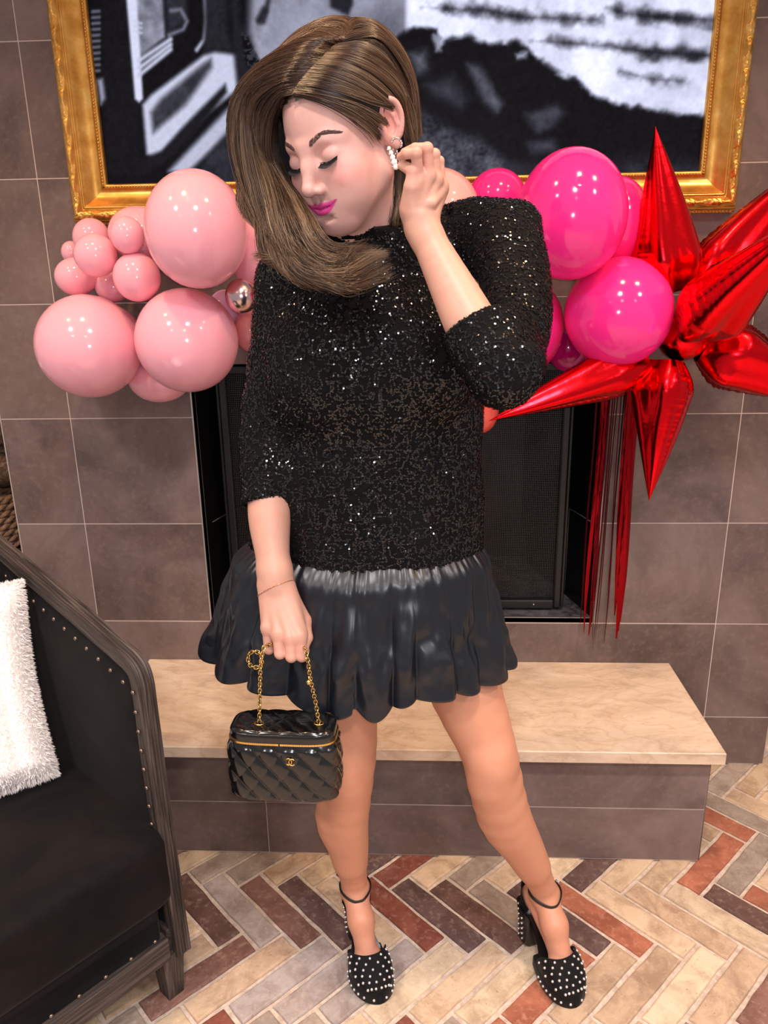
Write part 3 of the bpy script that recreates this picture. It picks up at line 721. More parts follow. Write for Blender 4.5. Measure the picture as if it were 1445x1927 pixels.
# upholstered inner and outer arm panels
def arm_top(bk):
    q = sorted(path); return float(np.interp(bk, [a for a, z in q], [z for a, z in q]))
def panel(ac, puff, name):
    nb, nz = 40, 30; P = np.zeros((nb, nz, 3))
    for i in range(nb):
        bk = .012 + .60 * i / (nb - 1); zt = min(arm_top(max(bk, .02)), .758 if bk > .03 else .72) - .030 if bk < .06 else arm_top(bk) - .036
        if bk < .05: zt = .70 + (.05 - .0) * min(1, (bk - .012) / .04) - .022
        for j in range(nz):
            t = j / (nz - 1); z = .12 + (zt - .12) * t
            e = min(1, 6 * min(i / (nb - 1), 1)) * min(1, 7 * (1 - t)); P[i, j] = cp(bk, ac + puff * (.3 + .7 * math.sin(e * math.pi / 2)), z)
    mb = MB(); mb.grid(P); return mb.out(name, M_VELVET, chair)
panel(.000, .012, 'arm_panel'); panel(-.018, -.003, 'arm_panel'); panel(.700, -.012, 'arm_panel'); panel(.718, .003, 'arm_panel')
# back, seat deck, front apron, seat cushion
def pillow_grid(c, ax, size, r, nu=26, nv=26, crown=.02):
    """rounded box shell"""
    mb = MB(); mb.box((0, 0, 0), (1, 1, 1)); h = np.asarray(size) / 2; V = []; F = []
    P = []; n = 22
    for face in range(6):
        a = face // 2; s = 1 if face % 2 else -1; u, v = [(1, 2), (2, 0), (0, 1)][a]; base = len(P)
        for i in range(n + 1):
            for j in range(n + 1):
                q = np.zeros(3); q[a] = s; q[u] = -1 + 2 * i / n; q[v] = -1 + 2 * j / n; p = q * h; inner = np.clip(p, -(h - r), h - r); d = p - inner
                L = np.linalg.norm(d); p = inner + (d / L * r if L > 0 else 0)
                if a == 2: p[2] += s * crown * (1 - q[0] ** 2) * (1 - q[1] ** 2)
                P.append(p)
        for i in range(n):
            for j in range(n):
                f = (base + i * (n + 1) + j, base + (i + 1) * (n + 1) + j, base + (i + 1) * (n + 1) + j + 1, base + i * (n + 1) + j + 1); F.append(f if s > 0 else f[::-1])
    return np.asarray(c) + np.array(P) @ np.asarray(ax), F
V, F = pillow_grid(cp(.270, .345, .325), AX, (.690, .600, .165), .026, crown=.012); obj('seat_cushion', V, F, M_VELVET, chair)
# welt along the cushion's upper front edge
b = MB(); b.tube([cp(-.008 + .004 * math.sin(t * 3), .03 + .64 * t, .392) for t in np.linspace(0, 1, 20)], .0035, 6); b.out('welt', M_VELVET, chair)
b = MB(); b.box(cp(.003, .35, .205), (.64, .02, .10), AX, .004); b.out('front_apron', M_VELVET, chair)
b = MB(); b.box(cp(.29, .35, .20), (.66, .56, .08), AX, .004); b.out('seat_deck', M_VELVET, chair)
V, F = pillow_grid(cp(.585, .35, .55), np.array([CW, N(CB + .12 * CZ), N(CZ - .12 * CB)]), (.66, .10, .62), .04, crown=0); obj('backrest', V, F, M_VELVET, chair)
plank('top_rail', cp(.625, .35, .858), (.74, .045, .036), AX)
nm = MB(); nm.sphere((0, 0, 0), (.0046, .0046, .0030), 8, 6); nail_me = mesh_data('nailhead', np.array(nm.V), nm.F, True, [M_NAIL])
rotN = Matrix((tuple(CB), tuple(CZ), tuple(CW))).transposed().to_euler()
for k in range(15): bk = .045 + .042 * k; inst('nailhead', nail_me, chair, cp(bk, .0135, arm_top(bk) - .050), rotN)
for k in range(11): inst('nailhead', nail_me, chair, cp(.020 - .012 * k / 11, .0105, .690 - .040 * k), rotN)
rotF = Matrix((tuple(CW), tuple(CZ), tuple(-CB))).transposed().to_euler()
for k in range(12): inst('nailhead', nail_me, chair, cp(-.009, .045 + .052 * k, .168), rotF)

# ------------------------------------------------------------------ fluffy cushion on the chair
def m_fur():
    return pm('cream_plush', lin(252, 244, 240), .85, spec=.15, sheen=.25)
M_FUR = m_fur()
PB = atz(108, 1455, .418); PL = atz(-60, 1510, .418); e1 = N(PL - PB); PT = at(40, 1092, PB[1] + .10)
e1 = N(np.array([e1[0], e1[1], 0])); hgt = np.linalg.norm(PT - PB); e2 = N(PT - PB - e1 * ((PT - PB) @ e1)); e3 = np.cross(e2, e1); e3 = e3 if e3[1] < 0 else -e3
def plush(u, v):        # u 0..1 leftwards, v 0..1 upwards -> point on the front, thickness
    w = .44; bow = .02 * math.sin(math.pi * v)
    rib = .016 * abs(math.sin(math.pi * u * 7)) ** .7
    ed = min(1, 9 * min(u, 1 - u)) ** .5 * min(1, 9 * min(v, 1 - v)) ** .5
    skew = (PT - PB) @ e1
    p = PB + e1 * (w * u + skew * v + bow * (1 - 2 * u) * .6) + e2 * (np.sqrt(max(hgt ** 2 - skew ** 2, .01)) * v)
    return p, (.045 * ed + rib * ed)
cus = None
nu, nv = 90, 60; Pf = np.zeros((nu, nv, 3)); Pb = np.zeros((nu, nv, 3))
for i in range(nu):
    for j in range(nv):
        p, t = plush(i / (nu - 1), j / (nv - 1)); Pf[i, j] = p + e3 * t; Pb[i, j] = p - e3 * t * .8
mb = MB(); mb.grid(Pf); mb.grid(Pb[::-1]); cus = tag(mb.out('throw_pillow', M_FUR, loc=PB), 'fluffy cream ribbed cushion leaning in the black armchair', 'cushion')
V = []; F = []
for k in range(24000):
    u, v = nrng.random(2)
    if k % 3 == 0:
        if k % 2: u = nrng.choice([0, 1]) + nrng.normal(0, .012)
        else: v = nrng.choice([0, 1]) + nrng.normal(0, .012)
        u, v = min(1, max(0, u)), min(1, max(0, v))
    p, t = plush(u, v); q = p + e3 * t
    edge = np.array([0., 0, 0])
    if u < .04: edge = -e1
    if u > .96: edge = e1
    if v < .04: edge = edge - e2
    if v > .96: edge = edge + e2
    d = N(e3 * .5 + edge * 1.3 + nrng.normal(0, .45, 3) - CZ * .25); L = nrng.uniform(.004, .0085) * (1.35 if np.any(edge) else 1); s = N(np.cross(d, nrng.normal(0, 1, 3))) * .0011
    i = len(V); V += [q - s, q + s, q + d * L * .6 + s * .6 - CZ * .001, q + d * L - CZ * .003]; F += [(i, i + 1, i + 2), (i, i + 2, i + 3)]
po = obj('pile', np.array(V), np.array(F), M_FUR, cus); po['kind'] = 'stuff'

# ------------------------------------------------------------------ niche at the left: woven basket with bark-covered logs
def m_rope():
    m = pm('twisted_rope', lin(128, 98, 76), .8, spec=.2); g = NT(m); n = g.noise(g.tc(), 90, 5, .7); g.col(g.ramp(n, [(.3, lin(84, 62, 48)), (.7, lin(160, 128, 104))])); g.bump(n, .5, .003); return m
M_ROPE = m_rope()
def m_bark():
    m = pm('log_bark', lin(98, 80, 66), .85, spec=.2); g = NT(m); n = g.noise(g.mapping(g.tc(), (30, 8, 30)), 2, 6, .7, 1.4); g.col(g.ramp(n, [(.3, lin(44, 34, 28)), (.55, lin(112, 90, 74)), (.75, lin(168, 146, 126))])); g.bump(n, .8, .008); return m
M_BARK = m_bark()
KC = np.array([-1.47, .36, .0]); KR = .25
M_DARKWOOD = pm('dark_shelf_wood', lin(58, 46, 40), .5)
b = MB(); b.box((-1.52, .37, .585), (.78, .46, .03), bev=.003); slab(b, -1.88, -1.85, .16, .58, 0, .57); slab(b, -1.19, -1.16, .16, .58, 0, .57)
tag(b.out('side_table', M_DARKWOOD, smooth=False, loc=(-1.52, .37, 0)), 'dark wooden stand in the niche left of the fireplace wall', 'table')
bask = thing('woven_basket', 'brown twisted-rope basket standing in the niche behind the armchair', 'basket', (KC[0], KC[1], .60))
b = MB(); b.lathe([(.0, .602), (KR - .02, .602), (KR - .006, .62), (KR - .008, .77)], (KC[0], KC[1], 0), n=40); b.out('liner', M_ROPE, bask)
for row in range(8):
    z = .615 + .0205 * row; P1 = []; P2 = []
    for k in range(241):
        t = 2 * math.pi * k / 240; tw = t * 26 + row * 1.1; q = np.array([KC[0], KC[1], z]); er = np.array([math.cos(t), math.sin(t), 0])
        P1.append(q + er * (KR + .006 * math.cos(tw)) + CZ * .006 * math.sin(tw)); P2.append(q + er * (KR - .006 * math.cos(tw)) - CZ * .006 * math.sin(tw))
    b = MB(); b.tube(P1, .0082, 6, cap=False); b.tube(P2, .0082, 6, cap=False); b.out('rope_coil', M_ROPE, bask)
for k, (dx, dy, z, r, yaw, lab) in enumerate(((.11, -.10, .835, .055, .25, 'bark-covered log lying across the rope basket, the lowest one'), (.10, -.05, .952, .050, -.3, 'bark-covered log lying second on the pile in the rope basket'), (.12, -.10, 1.062, .048, .1, 'bark-covered log topmost on the pile in the rope basket'))):
    c = KC + [dx - .05, dy, z]; d = np.array([math.cos(yaw), math.sin(yaw), .05 * math.sin(k * 2)]); pts = [c + d * s for s in np.linspace(-.22, .15, 24)]
    n = 20; e1_ = N(np.cross(d, CZ)); e2_ = np.cross(d, e1_); V = []
    for i, p in enumerate(pts):
        for q in range(n):
            a = 2 * math.pi * q / n; rr = r * (1 + .10 * vnoise(np.array([i * .5, math.cos(a) * 2 + k * 9, math.sin(a) * 2])) + .05 * vnoise(np.array([i * 1.9, a * 3, k])))
            V.append(p + rr * (math.cos(a) * e1_ + math.sin(a) * e2_))
    F = [(i * n + q, i * n + (q + 1) % n, (i + 1) * n + (q + 1) % n, (i + 1) * n + q) for i in range(23) for q in range(n)] + [list(range(n))[::-1], [23 * n + q for q in range(n)]]
    tag(obj('log', np.array(V), F, M_BARK, loc=c), lab, 'log', 'logs in the rope basket')

# ------------------------------------------------------------------ the woman: implicit body, meshed as one figure
def smin(a, b, k):
    h = np.maximum(k - np.abs(a - b), 0) / k; return np.minimum(a, b) - h * h * k * .25
def smax(a, b, k): return -smin(-a, -b, k)
def rc(a, b, ra, rb, k=.02, op=1): return ('rc', np.asarray(a, float), np.asarray(b, float), ra, rb, k, op)
def el(c, r, k=.02, op=1, R=None): return ('el', np.asarray(c, float), np.asarray(r, float), R, 0, k, op)
def limb(pts, rad, n=20, k=.02):
    """one tapering limb through its joints"""
    q = spline(pts, n + 1); r = spline(np.array(rad)[:, None].repeat(3, 1), n + 1)[:, 0] - .0028
    return [rc(q[i], q[i + 1], r[i], r[i + 1], k if i == 0 else .010) for i in range(n)]
def prim(P, q):
    if q[0] == 'rc':
        a, b = q[1], q[2]; ba = b - a; L = ba @ ba + 1e-12; pa = P - a
        t = np.clip(pa @ ba / L, 0, 1); d = pa - t[:, None] * ba
        return np.sqrt(np.einsum('ij,ij->i', d, d)) - (q[3] + (q[4] - q[3]) * t)
    d = P - q[1]
    if q[3] is not None: d = d @ q[3]
    e = d / q[2]; k0 = np.sqrt(np.einsum('ij,ij->i', e, e)); e = e / q[2]; k1 = np.sqrt(np.einsum('ij,ij->i', e, e)) + 1e-9
    return k0 * (k0 - 1) / k1
def bound(q):
    if q[0] == 'rc': m = max(q[3], q[4]); return np.minimum(q[1], q[2]) - m, np.maximum(q[1], q[2]) + m
    m = q[2].max(); return q[1] - m, q[1] + m
class Field:
    def __init__(s, prims): s.p = prims; s.b = [bound(q) for q in prims]
    def __call__(s, P):
        if len(P) > 6000:
            return np.concatenate([s(P[i:i + 6000]) for i in range(0, len(P), 6000)])
        lo, hi = P.min(0), P.max(0); d = np.full(len(P), .25)
        for q, (a, b) in zip(s.p, s.b):
            pad = .06
            if np.any(lo > b + pad) or np.any(hi < a - pad): continue
            v = prim(P, q)
            d = smin(d, v, q[5]) if q[6] > 0 else smax(d, -v, q[5])
        return d

def mesh_field(f, lo, hi, h, proj=2, keep=None):
    """naive surface nets on a sparse grid, then pull the vertices onto the true surface"""
    lo = np.asarray(lo, float); hi = np.asarray(hi, float); B = 6; nb = np.ceil((hi - lo) / (B * h)).astype(int)
    I = np.stack(np.meshgrid(*[np.arange(n) for n in nb], indexing='ij'), -1).reshape(-1, 3)
    ctr = lo + (I + .5) * B * h; d = f(ctr); I = I[np.abs(d) < B * h * 1.25]
    off = np.stack(np.meshgrid(*[np.arange(B + 1)] * 3, indexing='ij'), -1).reshape(-1, 3)
    G = (I[:, None, :] * B + off[None]).reshape(-1, 3); M = int((nb * B).max()) + 4
    key = (G[:, 0] * M + G[:, 1]) * M + G[:, 2]; key, first = np.unique(key, return_index=True)
    # evaluate block by block (spatially coherent), then index
    pos = lo + G[first] * h; order = np.argsort(first); vals = np.empty(len(key)); vals[order] = f(pos[order])
    offc = np.stack(np.meshgrid(*[np.arange(B)] * 3, indexing='ij'), -1).reshape(-1, 3)
    Cc = (I[:, None, :] * B + offc[None]).reshape(-1, 3)
    ck = (Cc[:, 0] * M + Cc[:, 1]) * M + Cc[:, 2]
    co = np.array([[a, b, c] for a in (0, 1) for b in (0, 1) for c in (0, 1)])
    ci = np.stack([np.searchsorted(key, ck + (a * M + b) * M + c) for a, b, c in co], 1); cv = vals[ci]
    s = cv < 0; act = s.any(1) & ~s.all(1); Cc, ck, cv = Cc[act], ck[act], cv[act]
    acc = np.zeros((len(Cc), 3)); cnt = np.zeros(len(Cc))
    for i in range(8):
        for j in range(i + 1, 8):
            if np.abs(co[i] - co[j]).sum() != 1: continue
            m = (cv[:, i] < 0) != (cv[:, j] < 0); t = cv[:, i] / (cv[:, i] - cv[:, j] + 1e-15)
            p = co[i] + t[:, None] * (co[j] - co[i]); acc[m] += p[m]; cnt[m] += 1
    V = lo + (Cc + acc / cnt[:, None]) * h
    o = np.argsort(ck); ck, Cc, V = ck[o], Cc[o], V[o]
    F = []
    for ax in range(3):
        u, v = (ax + 1) % 3, (ax + 2) % 3; st = [M * M, M, 1]
        k0 = (Cc[:, 0] * M + Cc[:, 1]) * M + Cc[:, 2]; k1 = k0 + st[ax]
        i0 = np.searchsorted(key, k0); i1 = np.minimum(np.searchsorted(key, k1), len(key) - 1); ok = key[i1] == k1
        a, b = vals[i0], vals[i1]; e = ok & ((a < 0) != (b < 0)); idx = np.where(e)[0]
        q = []; good = np.ones(len(idx), bool)
        for du, dv in ((0, 0), (1, 0), (1, 1), (0, 1)):
            kk = ck[idx] - du * st[u] - dv * st[v]; j = np.minimum(np.searchsorted(ck, kk), len(ck) - 1); good &= ck[j] == kk; q.append(j)
        q = np.stack(q, 1); fl = a[idx] < 0; q[~fl] = q[~fl][:, ::-1]; F.append(q[good])
    F = np.concatenate(F)
    e = h * .35
    for _ in range(proj):
        d = f(V); g = np.stack([f(V + np.eye(3)[i] * e) - f(V - np.eye(3)[i] * e) for i in range(3)], 1) / (2 * e)
        g2 = np.maximum((g * g).sum(1), .25); st_ = np.clip(d / g2, -h * .6, h * .6); V = V - g * st_[:, None]
    if keep is not None:
        m = keep(V); fm = m[F].all(1); F = F[fm]; used = np.zeros(len(V), bool); used[F.ravel()] = True
        re = np.cumsum(used) - 1; V = V[used]; F = re[F]
    return V, F

# ---- head pose
HT_ = np.array([-.1102, -.7929, 1.5878]); _a, _b, _g = -.6286, .3837, -.0754
def rotm(a, b, g):
    ca, sa, cb, sb, cg, sg = math.cos(a), math.sin(a), math.cos(b), math.sin(b), math.cos(g), math.sin(g)
    return np.array([[ca, -sa, 0], [sa, ca, 0], [0, 0, 1]]) @ np.array([[1, 0, 0], [0, cb, -sb], [0, sb, cb]]) @ np.array([[cg, 0, sg], [0, 1, 0], [-sg, 0, cg]])
HR_ = rotm(_a, _b, _g)
def hw(p): return HT_ + HR_ @ (np.asarray(p, float) / 100)          # head cm -> world
def hl(P): return (np.asarray(P) - HT_) @ HR_ * 100                 # world -> head cm

def head_prims():
    cm = .01; P = []
    def e(c, r, k=.8, op=1, R=None): P.append(el(np.array(c) * cm, np.array(r) * cm, k * cm, op, R))
    def r_(a, b, ra, rb, k=.8, op=1): P.append(rc(np.array(a) * cm, np.array(b) * cm, ra * cm, rb * cm, k * cm, op))
    e((0, .9, 3.2), (7.1, 9.1, 7.7)); e((0, -2.6, -2.0), (6.3, 6.0, 7.6), 2.0)
    for s in (-1, 1):
        def m_(p): return (p[0] * s, p[1], p[2])
        def chain(pts, rr, k, op=1, n=0):
            if n:
                t = np.linspace(0, 1, len(pts)); rr = np.interp(np.linspace(0, 1, n), t, rr); pts = spline(pts, n)
            for i in range(len(pts) - 1): r_(m_(pts[i]), m_(pts[i + 1]), rr[i], rr[i + 1], k, op)
        r_(m_((5.1, -.6, -5.0)), m_((2.0, -5.9, -9.2)), 1.75, 1.6, 2.6)   # jaw
        e(m_((3.7, -5.2, -3.4)), (2.6, 2.6, 2.4), 2.0); e(m_((3.3, -5.2, -6.0)), (2.3, 2.2, 2.4), 2.0)   # cheek
        chain([(.9, -7.6, 1.25), (3.0, -6.85, 1.65), (4.6, -5.4, 1.3)], [.72, .75, .6], 1.2)               # brow
    e((0, -6.9, -9.5), (2.0, 1.55, 1.45), 1.7)                            # chin
    r_((0, -4.3, -8.9), (0, 0, -8.6), 2.2, 2.2, 2.6)                      # under the chin
    e((0, -6.85, -6.9), (3.0, 1.6, 2.3), 2.3)                             # muzzle
    for s in (-1, 1):
        e((s * 3.2, -8.55, -.15), (1.75, 1.15, .95), 1.1, -1)             # socket
        e((s * 3.15, -6.72, -.45), (1.55, 1.30, 1.22), .35)               # lowered lid over the eyeball
    r_((0, -7.8, 1.2), (0, -8.75, -1.2), .84, .84, 1.1); r_((0, -8.75, -1.2), (0, -9.85, -3.5), .84, .90, .8)   # nose
    e((0, -10.05, -3.85), (.94, .80, .78), .6)
    for s in (-1, 1):
        def m_(p): return (p[0] * s, p[1], p[2])
        def chain(pts, rr, k, op=1, n=0):
            if n:
                t = np.linspace(0, 1, len(pts)); rr = np.interp(np.linspace(0, 1, n), t, rr); pts = spline(pts, n)
            for i in range(len(pts) - 1): r_(m_(pts[i]), m_(pts[i + 1]), rr[i], rr[i + 1], k, op)
        e((s * 1.12, -9.05, -4.2), (.66, .88, .64), .55); e((s * .60, -9.4, -4.86), (.25, .42, .22), .2, -1)
        chain([(2.95, -7.22, -5.95), (1.7, -8.18, -6.30), (.6, -8.62, -6.2), (0, -8.62, -6.33)], [.10, .25, .34, .32], .3, 1, 9)
        chain([(2.90, -7.22, -6.08), (1.6, -8.08, -6.85), (.6, -8.48, -7.2), (0, -8.52, -7.22)], [.10, .32, .43, .46], .3, 1, 9)
        chain([(2.80, -7.50, -5.98), (1.6, -8.48, -6.56), (0, -8.98, -6.76)], [.05, .06, .06], .15, -1, 8)
    e((0, -8.65, -8.15), (1.3, .45, .32), .7, -1); r_((0, -8.85, -5.2), (0, -8.75, -5.75), .08, .10, .4, -1)
    for s in (-1, 1):       # ears
        th = math.radians(16) * s; Rz = np.array([[math.cos(-s * .42), -math.sin(-s * .42), 0], [math.sin(-s * .42), math.cos(-s * .42), 0], [0, 0, 1]])
        o = np.array([s * 7.30, 1.75, .10]); L = lambda p: o + Rz @ (np.array([p[0] * s, p[1], p[2]]))
        e(L((.25, .3, .45)), (.48, 1.75, 2.75), .5, 1, Rz); e(L((.05, -.6, -.6)), (.9, .9, 2.0), .8, 1, Rz)
        e(L((.85, .15, .55)), (.62, 1.25, 2.05), .35, -1, Rz)
        hel = [(.35, -1.0, .5), (.62, -1.15, 1.5), (.78, -.6, 2.75), (.85, .45, 3.15), (.85, 1.45, 2.5), (.8, 1.85, 1.2), (.7, 1.65, -.2), (.55, 1.0, -1.6)]
        hel = spline(hel, 22)
        for i in range(len(hel) - 1): r_(L(hel[i]), L(hel[i + 1]), .32, .32, .30)
        r_(L((.42, .1, 1.95)), L((.44, .85, 1.0)), .18, .24, .3); r_(L((.44, .85, 1.0)), L((.45, .95, -.2)), .24, .30, .3); r_(L((.45, .95, -.2)), L((.5, .2, -1.25)), .30, .30, .3)
        e(L((.62, -.05, -.25)), (.5, .75, .85), .3, -1, Rz)
        e(L((.45, -1.05, -.35)), (.34, .38, .6), .3); e(L((.42, .15, -2.35)), (.42, .75, .85), .5)
    return P
F_HEADL = Field(head_prims())
NK0, NK1 = np.array([-.062, -.700, 1.435]), hw((0, .6, -5.2))
F_NECK = Field([rc(NK1, NK0, .050, .056, .02), rc(NK1 + HR_ @ np.array([0, .03, .02]), NK0 + [0, .02, .03], .045, .05, .03)])
def f_head(P): return smin(F_HEADL((P - HT_) @ HR_), F_NECK(P), .022)

# ---- limbs, all joints in metres
A = at
# her right arm (left in the photo), hanging, holding the bag's chain
shR, elR, wrR = np.array([-.222, -.695, 1.395]), A(502, 815, -.715), A(518, 1082, -.830)
def hand_right():
    P = []; W = A(519, 1104, -.838)
    mcp = dict(p=A(503, 1184, -.868), r=A(523, 1196, -.880), m=A(546, 1203, -.886), i=A(565, 1200, -.882))
    pip = dict(p=A(506, 1222, -.872), r=A(527, 1230, -.886), m=A(548, 1236, -.892), i=A(568, 1235, -.886))
    P.append(rc(wrR, W, .0245, .0235, .02))
    for k, o in (('p', -.016), ('r', -.006), ('m', .005), ('i', .015)):
        P.append(rc(W + [o, 0, 0], mcp[k] + [0, .008, .004], .0145, .0118, .010))
        P.append(el(mcp[k] + [0, -.001, 0], (.0105, .0100, .0105), .008))
        P.append(rc(W + [o * .7, -.012, -.012], mcp[k] + [0, -.004, .008], .0055, .0050, .009))       # tendon
        r0 = .0098 if k != 'p' else .0088
        P.append(rc(mcp[k], pip[k], r0, r0 * .93, .0035))
        dip = pip[k] + [0, .024, -.003]; tip = dip + [0, .014, .017]
        P.append(rc(pip[k], dip, r0 * .93, r0 * .86, .003)); P.append(rc(dip, tip, r0 * .86, r0 * .75, .003))
    t0, t1, t2, t3 = W + [.016, .006, -.008], A(572, 1168, -.842), A(577, 1200, -.858), A(571, 1222, -.868)
    P += [rc(t0, t1, .014, .0125, .014), rc(t1, t2, .0112, .0098, .005), rc(t2, t3, .0098, .0078, .004)]
    return P
P_ARMR = limb([shR, elR, A(508, 905, -.757), A(507, 975, -.790), A(513, 1045, -.818), wrR], [.046, .036, .0365, .0345, .0272, .0252], 20, .03) + hand_right()
F_ARMR = Field(P_ARMR)
# her left arm, elbow bent, fingers at the ear
shL, elL, wrL = np.array([.098, -.690, 1.445]), A(938, 690, -.950), A(796, 432, -.878)
def hand_left():
    P = []; W = A(792, 408, -.880)
    mcp = dict(i=A(787, 334, -.892), m=A(807, 327, -.887), r=A(821, 335, -.876), p=A(831, 349, -.864))
    pip = dict(i=A(783, 288, -.908), m=A(804, 279, -.897), r=A(818, 290, -.882), p=A(827, 303, -.866))
    dip = dict(i=A(765, 289, -.904), m=A(781, 279, -.890), r=A(801, 296, -.864), p=A(812, 312, -.854))
    tip = dict(i=A(754, 295, -.893), m=A(761, 287, -.880), r=A(786, 306, -.856), p=A(798, 320, -.848))
    P.append(rc(wrL, W, .0200, .0185, .02)); P.append(rc(wrL + [-.010, 0, .006], W + [-.009, .0, .006], .012, .0135, .015))
    for k, o in (('i', -.014), ('m', -.004), ('r', .006), ('p', .014)):
        P.append(rc(W + [o, .004, .004], mcp[k] + [0, .005, -.006], .0115, .0098, .010)); P.append(el(mcp[k] + [.001, -.001, 0], (.0086, .0086, .0090), .006))
        r0 = dict(i=.0076, m=.0076, r=.0071, p=.0063)[k]
        P.append(rc(W + [o * .9 + .004, -.012, .016], mcp[k] + [.001, -.003, -.006], .0045, .0040, .007))
        P.append(rc(mcp[k], pip[k], r0, r0 * .95, .0025)); P.append(el(pip[k], (r0 * 1.03,) * 3, .002)); P.append(rc(pip[k], dip[k], r0 * .94, r0 * .86, .0015)); P.append(rc(dip[k], tip[k], r0 * .87, r0 * .74, .0015))
    t0, t1, t2, t3 = W + [-.016, -.004, .012], A(775, 352, -.896), A(777, 322, -.898), A(757, 311, -.890)
    P += [rc(t0, t1, .0125, .0112, .010), rc(t1, t2, .0100, .0085, .003), el(t2, (.0088,) * 3, .002), rc(t2, t3, .0083, .0066, .002)]
    return P
P_ARML = limb([shL, (shL + elL) / 2, elL], [.046, .040, .034], 8, .03) + limb([elL, A(893, 622, -.933), A(853, 545, -.908), wrL], [.0345, .0345, .0300, .0215], 16, .01) + hand_left()
F_ARML = Field(P_ARML)
# legs
def leg(hip, knee, calf, low, ank, heel, ball, toe, s):
    K = knee
    P = limb([hip, K + (hip - K) * .40, K + [0, .010, .004], calf, calf * .42 + low * .58 + [0, .003, 0], low, ank], [.088, .066, .0525, .0530, .0420, .0330, .0270], 20, .03)
    P += [el(K + [0, -.022, .002], (.026, .026, .032), .045)]
    P += [rc(K + [0, -.010, -.05], low + [0, -.008, .01], .030, .019, .035)]                 # shin
    P += [el(ank + [s * .019, .004, -.014], (.011, .013, .015), .012), el(ank + [-s * .018, .0, -.008], (.011, .013, .015), .012)]
    P += [rc(ank + [0, .006, -.006], heel, .0255, .0235, .015), rc(ank + [0, -.004, -.010], (ank + ball) / 2 + [0, -.006, .010], .0262, .0255, .015), rc((ank + ball) / 2 + [0, -.006, .010], ball, .0255, .0195, .015)]
    dx = N(np.cross(toe - ball, [0, 0, 1])); P += [rc(ball - dx * .016, toe - dx * .006, .0150, .008, .012), rc(ball + dx * .016, toe + dx * .006, .0150, .008, .012), rc(heel, ball, .020, .017, .015)]
    # tendon and ankle hollow
    return P
ftR = dict(hip=np.array([-.165, -.675, .80]), knee=A(656, 1425, -.745), calf=A(642, 1530, -.705), low=A(660, 1622, -.685), ank=A(668, 1668, -.672), heel=np.array([-.148, -.645, .118]), ball=np.array([-.112, -.752, .047]), toe=np.array([-.096, -.790, .036]))
ftL = dict(hip=np.array([.030, -.675, .80]), knee=A(922, 1428, -.760), calf=A(946, 1530, -.722), low=A(1003, 1632, -.690), ank=A(1026, 1678, -.674), heel=np.array([.240, -.648, .118]), ball=np.array([.289, -.750, .047]), toe=np.array([.303, -.785, .036]))
P_LEGR, P_LEGL = leg(**ftR, s=-1), leg(**ftL, s=1)
F_LEGS = Field(P_LEGR + P_LEGL)
# trunk (all under the dress)
F_TRUNK = Field([rc((-.07, -.68, 1.40), (-.09, -.685, 1.22), .095, .085, .05), rc((-.13, -.68, 1.36), (-.02, -.675, 1.38), .085, .085, .05), rc((-.09, -.685, 1.2), (-.075, -.68, .95), .085, .10, .06), rc((-.13, -.68, .92), (-.01, -.68, .92), .095, .095, .05),
                 rc((-.066, -.69, 1.43), (-.20, -.69, 1.40), .05, .05, .05), rc((-.062, -.69, 1.44), (.08, -.685, 1.445), .05, .05, .05)])
def f_body(P): return smin(smin(smin(F_TRUNK(P), F_NECK(P), .04), F_LEGS(P), .05), smin(F_ARMR(P), F_ARML(P), .01), .02)

def build_body():
    parts = []
    parts.append(mesh_field(f_head, HT_ - [.155, .16, .20], HT_ + [.165, .16, .15], .0014, 2))
    parts.append(mesh_field(F_ARML, wrL - [.05, .13, .22], wrL + [.15, .06, .14], .0016, 2))
    parts.append(mesh_field(F_ARMR, (A(440, 1010, -.8) * [1, 0, 0] + [0, -.96, .780]), (A(615, 1010, -.8) * [1, 0, 0] + [0, -.68, 1.055]), .0016, 2))
    lo, hi = np.array([-.36, -.86, .0]), np.array([.36, -.54, .80])
    parts.append(mesh_field(F_LEGS, lo, hi, .0030, 2))
    def rest(V):
        own = np.full(len(V), True)
        zl = np.minimum(F_ARML(V), 1); zr = np.minimum(F_ARMR(V), 1)
        own &= ~((np.abs(zl) < .004) & np.all((V > wrL - [.05, .13, .22]) & (V < wrL + [.15, .06, .14]), 1) & (V[:, 1] < -.86))
        own &= ~((np.abs(zr) < .004) & (V[:, 2] < 1.045)); own &= V[:, 2] > .74
        own &= ~((np.abs(f_head(V)) < .004) & (V[:, 2] > 1.45)); return own
    parts.append(mesh_field(f_body, [-.36, -1.02, .72], [.24, -.52, 1.55], .0055, 1, rest))
    Vs, Fs, off = [], [], 0
    for V, F in parts: Vs.append(V); Fs.append(F + off); off += len(V)
    return np.concatenate(Vs), np.concatenate(Fs), [len(v) for v in Vs]
BV, BF, BN = build_body()

